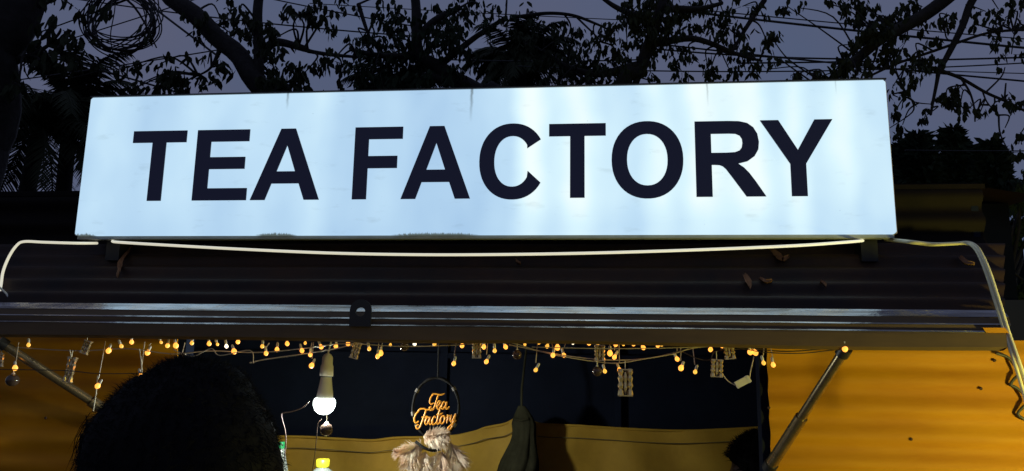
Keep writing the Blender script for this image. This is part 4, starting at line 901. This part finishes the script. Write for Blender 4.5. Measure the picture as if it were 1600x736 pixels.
# palms
def palm(px, py, Y, base, nf, ln, seed, label, droop=.9, leanout=1.0):
    rs = random.Random(seed); c_ = at(px, py, Y)
    t = thing('palm_tree', label, 'palm', (c_.x, Y, 0), 'palm trees behind the stall')
    MB().tube(smoothpath([(c_.x+base, Y, 0), (c_.x+base*.4, Y, c_.z*.55), c_], 6), [.13-.003*i for i in range(13)], 10).build('trunk', M['bark'], t)
    for f_ in range(nf):
        g_ = 2*PI*f_/nf+rs.uniform(-.2, .2); el = rs.uniform(-.2, 1.2); L_ = ln*rs.uniform(.75, 1.1); P = []
        d_ = Vector((math.cos(g_)*math.cos(el), math.sin(g_)*math.cos(el), math.sin(el))); p_ = c_.copy()
        for i in range(15):
            P.append(p_.copy()); p_ = p_+d_*(L_/14); d_ = (d_+Vector((0, 0, -droop*.085*(1+i*.10)))).normalized()
        mb = MB().tube(P, [.018*(1-i/16)+.002 for i in range(15)], 5)
        for i in range(2, 15):
            tt = (P[i]-P[i-1]).normalized(); sd_ = tt.cross(Vector((0, 0, 1))); sd_ = sd_.normalized() if sd_.length > .05 else Vector((1, 0, 0))
            for k in range(3):
                q = P[i-1].lerp(P[i], k/3)
                for s_ in (-1, 1):
                    ll = L_*.26*math.sin(PI*(.18+.75*i/15))*rs.uniform(.8, 1.15)
                    o_ = (sd_*s_*.8+tt*.55+Vector((0, 0, -.45+rs.gauss(0, .12)))).normalized(); e_ = q+o_*ll+Vector((0, 0, -.12*ll))
                    w_ = tt*.016
                    mb.add([q-w_, q+w_, q+o_*ll*.5+w_, q+o_*ll*.5-w_, e_], [(0, 1, 2, 3), (3, 2, 4)])
        mb.build('frond', M['palm'], t)
palm(62, 205, 6.5, -.4, 26, 1.7, 31, 'palm with drooping fronds at the left beside the sign', 1.3)
palm(812, 100, 9.0, .3, 40, 1.15, 33, 'dense palm crown above the middle of the sign', 1.0)
palm(618, 140, 9.5, .3, 22, 1.1, 34, 'lower palm behind the leafy tree left of the middle', 1.0)
palm(112, 165, 7.2, .2, 22, 1.2, 35, 'smaller palm crown touching the left edge of the sign', 1.0)

# ------------------------------------------------------------------ overhead wires, poles and cable coil
PX0, PX1 = -13.0, 13.5
def pole(x, Y, label):
    t = thing('utility_pole', label, 'pole', (x, Y, 0))
    MB().tube([(x, Y, 0), (x, Y, 9.5)], [.17, .11], 14).build('shaft', M['pole'], t)
    for z in (7.4, 8.6): MB().box((x, Y, z), (.1, 1.6, .1)).build('crossarm', M['dark'], t)
WYY = 6.4
pole(PX0, WYY, 'concrete utility pole far to the left carrying the wires'); pole(PX1, WYY, 'concrete utility pole far to the right carrying the wires')
def span(p1, p2, r, label, Y=WYY, sag=.10, name='overhead_wire', x0=None, x1=None):
    a, b_ = at(*p1, Y), at(*p2, Y); k = (b_.z-a.z)/(b_.x-a.x); P = []
    X0 = PX0 if x0 is None else at(x0, 60, Y).x; X1 = PX1 if x1 is None else at(x1, 60, Y).x
    for i in range(41):
        x = X0+(X1-X0)*i/40; u_ = (x-a.x)/(b_.x-a.x)
        z = a.z+k*(x-a.x)+sag*(u_*u_-u_)*.25
        P.append((x, Y, max(1.5, z)))
    tag(MB().tube(P, r, 5).build(name, M['black']), label, 'wire', 'overhead wires')
# right group, left group, middle group: pixels where each wire is seen
span((1200, 33), (1600, 75), .014, 'thick overhead wire crossing the sky above the right end of the sign', 6.0, x0=1030)
span((1200, 26), (1600, 61), .007, 'thin overhead wire just above the thick one at the right', 6.1, x0=1040)
span((1200, 88), (1600, 127), .011, 'overhead wire falling to the right just above the sign corner', 6.2, x0=1020)
span((1240, 98), (1600, 90), .011, 'level overhead wire crossing the forked branches at the right', 6.3, x0=1150)
span((1300, 104), (1600, 115), .006, 'thin overhead wire between two thicker ones at right', 6.4, x0=1300)
span((1500, 236), (1600, 236), .008, 'overhead wire low at the right in front of the small trees', 6.5, .02, x0=1400)
span((450, 40), (650, 57), .010, 'overhead wire falling through the leaves left of the middle', 6.6, x1=700)
span((460, 6), (640, 40), .009, 'steep overhead wire above the slanting trunk', 6.7, x0=404, x1=690)
span((560, 10), (965, 31), .006, 'thin overhead wire along the top of the picture, middle', 6.8, x0=480, x1=1030)
span((690, 93), (760, 95), .010, 'overhead wire passing behind the palm crown', 6.9, .02, x0=640, x1=1000)
span((910, 108), (1110, 112), .009, 'overhead wire close above the sign right of the middle', 7.0, x0=810)
span((1060, 80), (1200, 89), .012, 'thick overhead wire under the broad crown', 7.1, x0=1000, x1=1320)
span((40, 72), (210, 125), .012, 'overhead wire falling to the right under the cable coil', 5.7, x1=430)
span((240, 12), (330, 80), .013, 'steep overhead wire beside the cable coil meeting the slanting trunk', 5.6, .02, x0=100, x1=345)
span((80, 118), (330, 80), .008, 'overhead wire rising to the right below the coil', 5.5, x1=345)
span((50, 55), (130, 26), .008, 'thin overhead wire rising at the upper left beside the trunk', 5.4, .02, x1=400)
span((40, 82), (130, 55), .007, 'thinnest overhead wire rising past the left of the coil', 5.3, .02, x1=300)
# coil of spare cable
rs = random.Random(77); CYY = 3.0; cc = at(190, 38, CYY)
coil = thing('cable_coil', 'loose coil of black cable hanging at the upper left against the sky', 'cable coil', tuple(cc)); s_ = (at(191, 38, CYY)-cc).length
for i in range(20):
    rx_, ry_ = rs.uniform(40, 58)*s_, rs.uniform(28, 58)*s_; ox, oz = rs.uniform(-7, 7)*s_, rs.uniform(-4, 10)*s_; ph = rs.uniform(0, 6); tl = rs.uniform(-.25, .25)
    P = []
    for k in range(45):
        g_ = 2*PI*k/44; q = Vector((rx_*math.cos(g_), 0, ry_*math.sin(g_)*(1 if math.sin(g_) < 0 else 1.25)))
        q = Matrix.Rotation(tl, 3, 'Y') @ q
        P.append(cc+q+Vector((ox, .05*math.sin(g_*2+ph)+rs.uniform(-.002, .002), oz+.006*math.sin(3*g_+ph))))
    MB().tube(P, .0052, 6, caps=False).build('loop', M['black'], coil)
MB().tube(smoothpath([at(176, -30, CYY), at(180, 10, CYY), at(173, 55, CYY), at(178, 85, CYY), at(188, 108, CYY)], 6), .004, 6).build('loose_end', M['black'], coil)
MB().tube(smoothpath([at(188, 108, CYY), at(160, 110, CYY), at(130, 118, CYY), at(110, 122, CYY)], 6), .003, 6).build('loose_end', M['black'], coil)
MB().tube([at(185, -12, CYY), at(180, -120, CYY), at(175, -260, CYY)], .006, 6).build('hanger', M['black'], coil)
MB().tube(smoothpath([at(-700, -200, CYY), at(-200, -245, CYY), at(175, -260, CYY), at(900, -300, CYY), at(2400, -350, CYY)], 6), .008, 6).build('carrier_wire', M['black'], coil)

# ------------------------------------------------------------------ sheds beyond
def shed(x0, x1, y0, y1, h, label, mat_, roofdrop=.25):
    t = thing('shed', label, 'shed', ((x0+x1)/2, y0, 0))
    MB().box(((x0+x1)/2, (y0+y1)/2, h/2), (x1-x0, y1-y0, h)).build('wall', mat_, t)
    n = int((x1-x0)/.12); mb = MB(); V = []
    for i in range(n*4+1):
        x = x0-.12+(x1-x0+.24)*i/(n*4); zz = .02*math.sin(i*PI/2)
        V += [(x, y0-.2, h+.02+zz), (x, y1+.2, h+roofdrop+zz)]
    mb.add(V, [(2*i, 2*i+2, 2*i+3, 2*i+1) for i in range(n*4)], True); mb.build('roof', M['flap'], t)
    MB().box(((x0+x1)/2-.3, y0-.02, 1.0), (.8, .04, 2.0)).build('door', M['dark'], t)
a = at(1516, 290, 2.0); b = at(1572, 290, 2.0)
shed(a.x, b.x, 2.0, 4.2, a.z-.1, 'dark blue shed beyond the right end of the stall', M['bluewall'], .1)
a = at(-260, 300, 5.0); b = at(260, 300, 5.0)
shed(a.x, b.x, 5.0, 7.0, a.z-.35, 'dark shed behind the left end of the stall', M['bluewall'], .2)
a = at(1380, 310, 5.5); b = at(1590, 310, 5.5)
shed(a.x, b.x, 5.5, 7.0, a.z-.3, 'low dark shed behind the right end of the sign, before the small trees', M['bluewall'], .2)
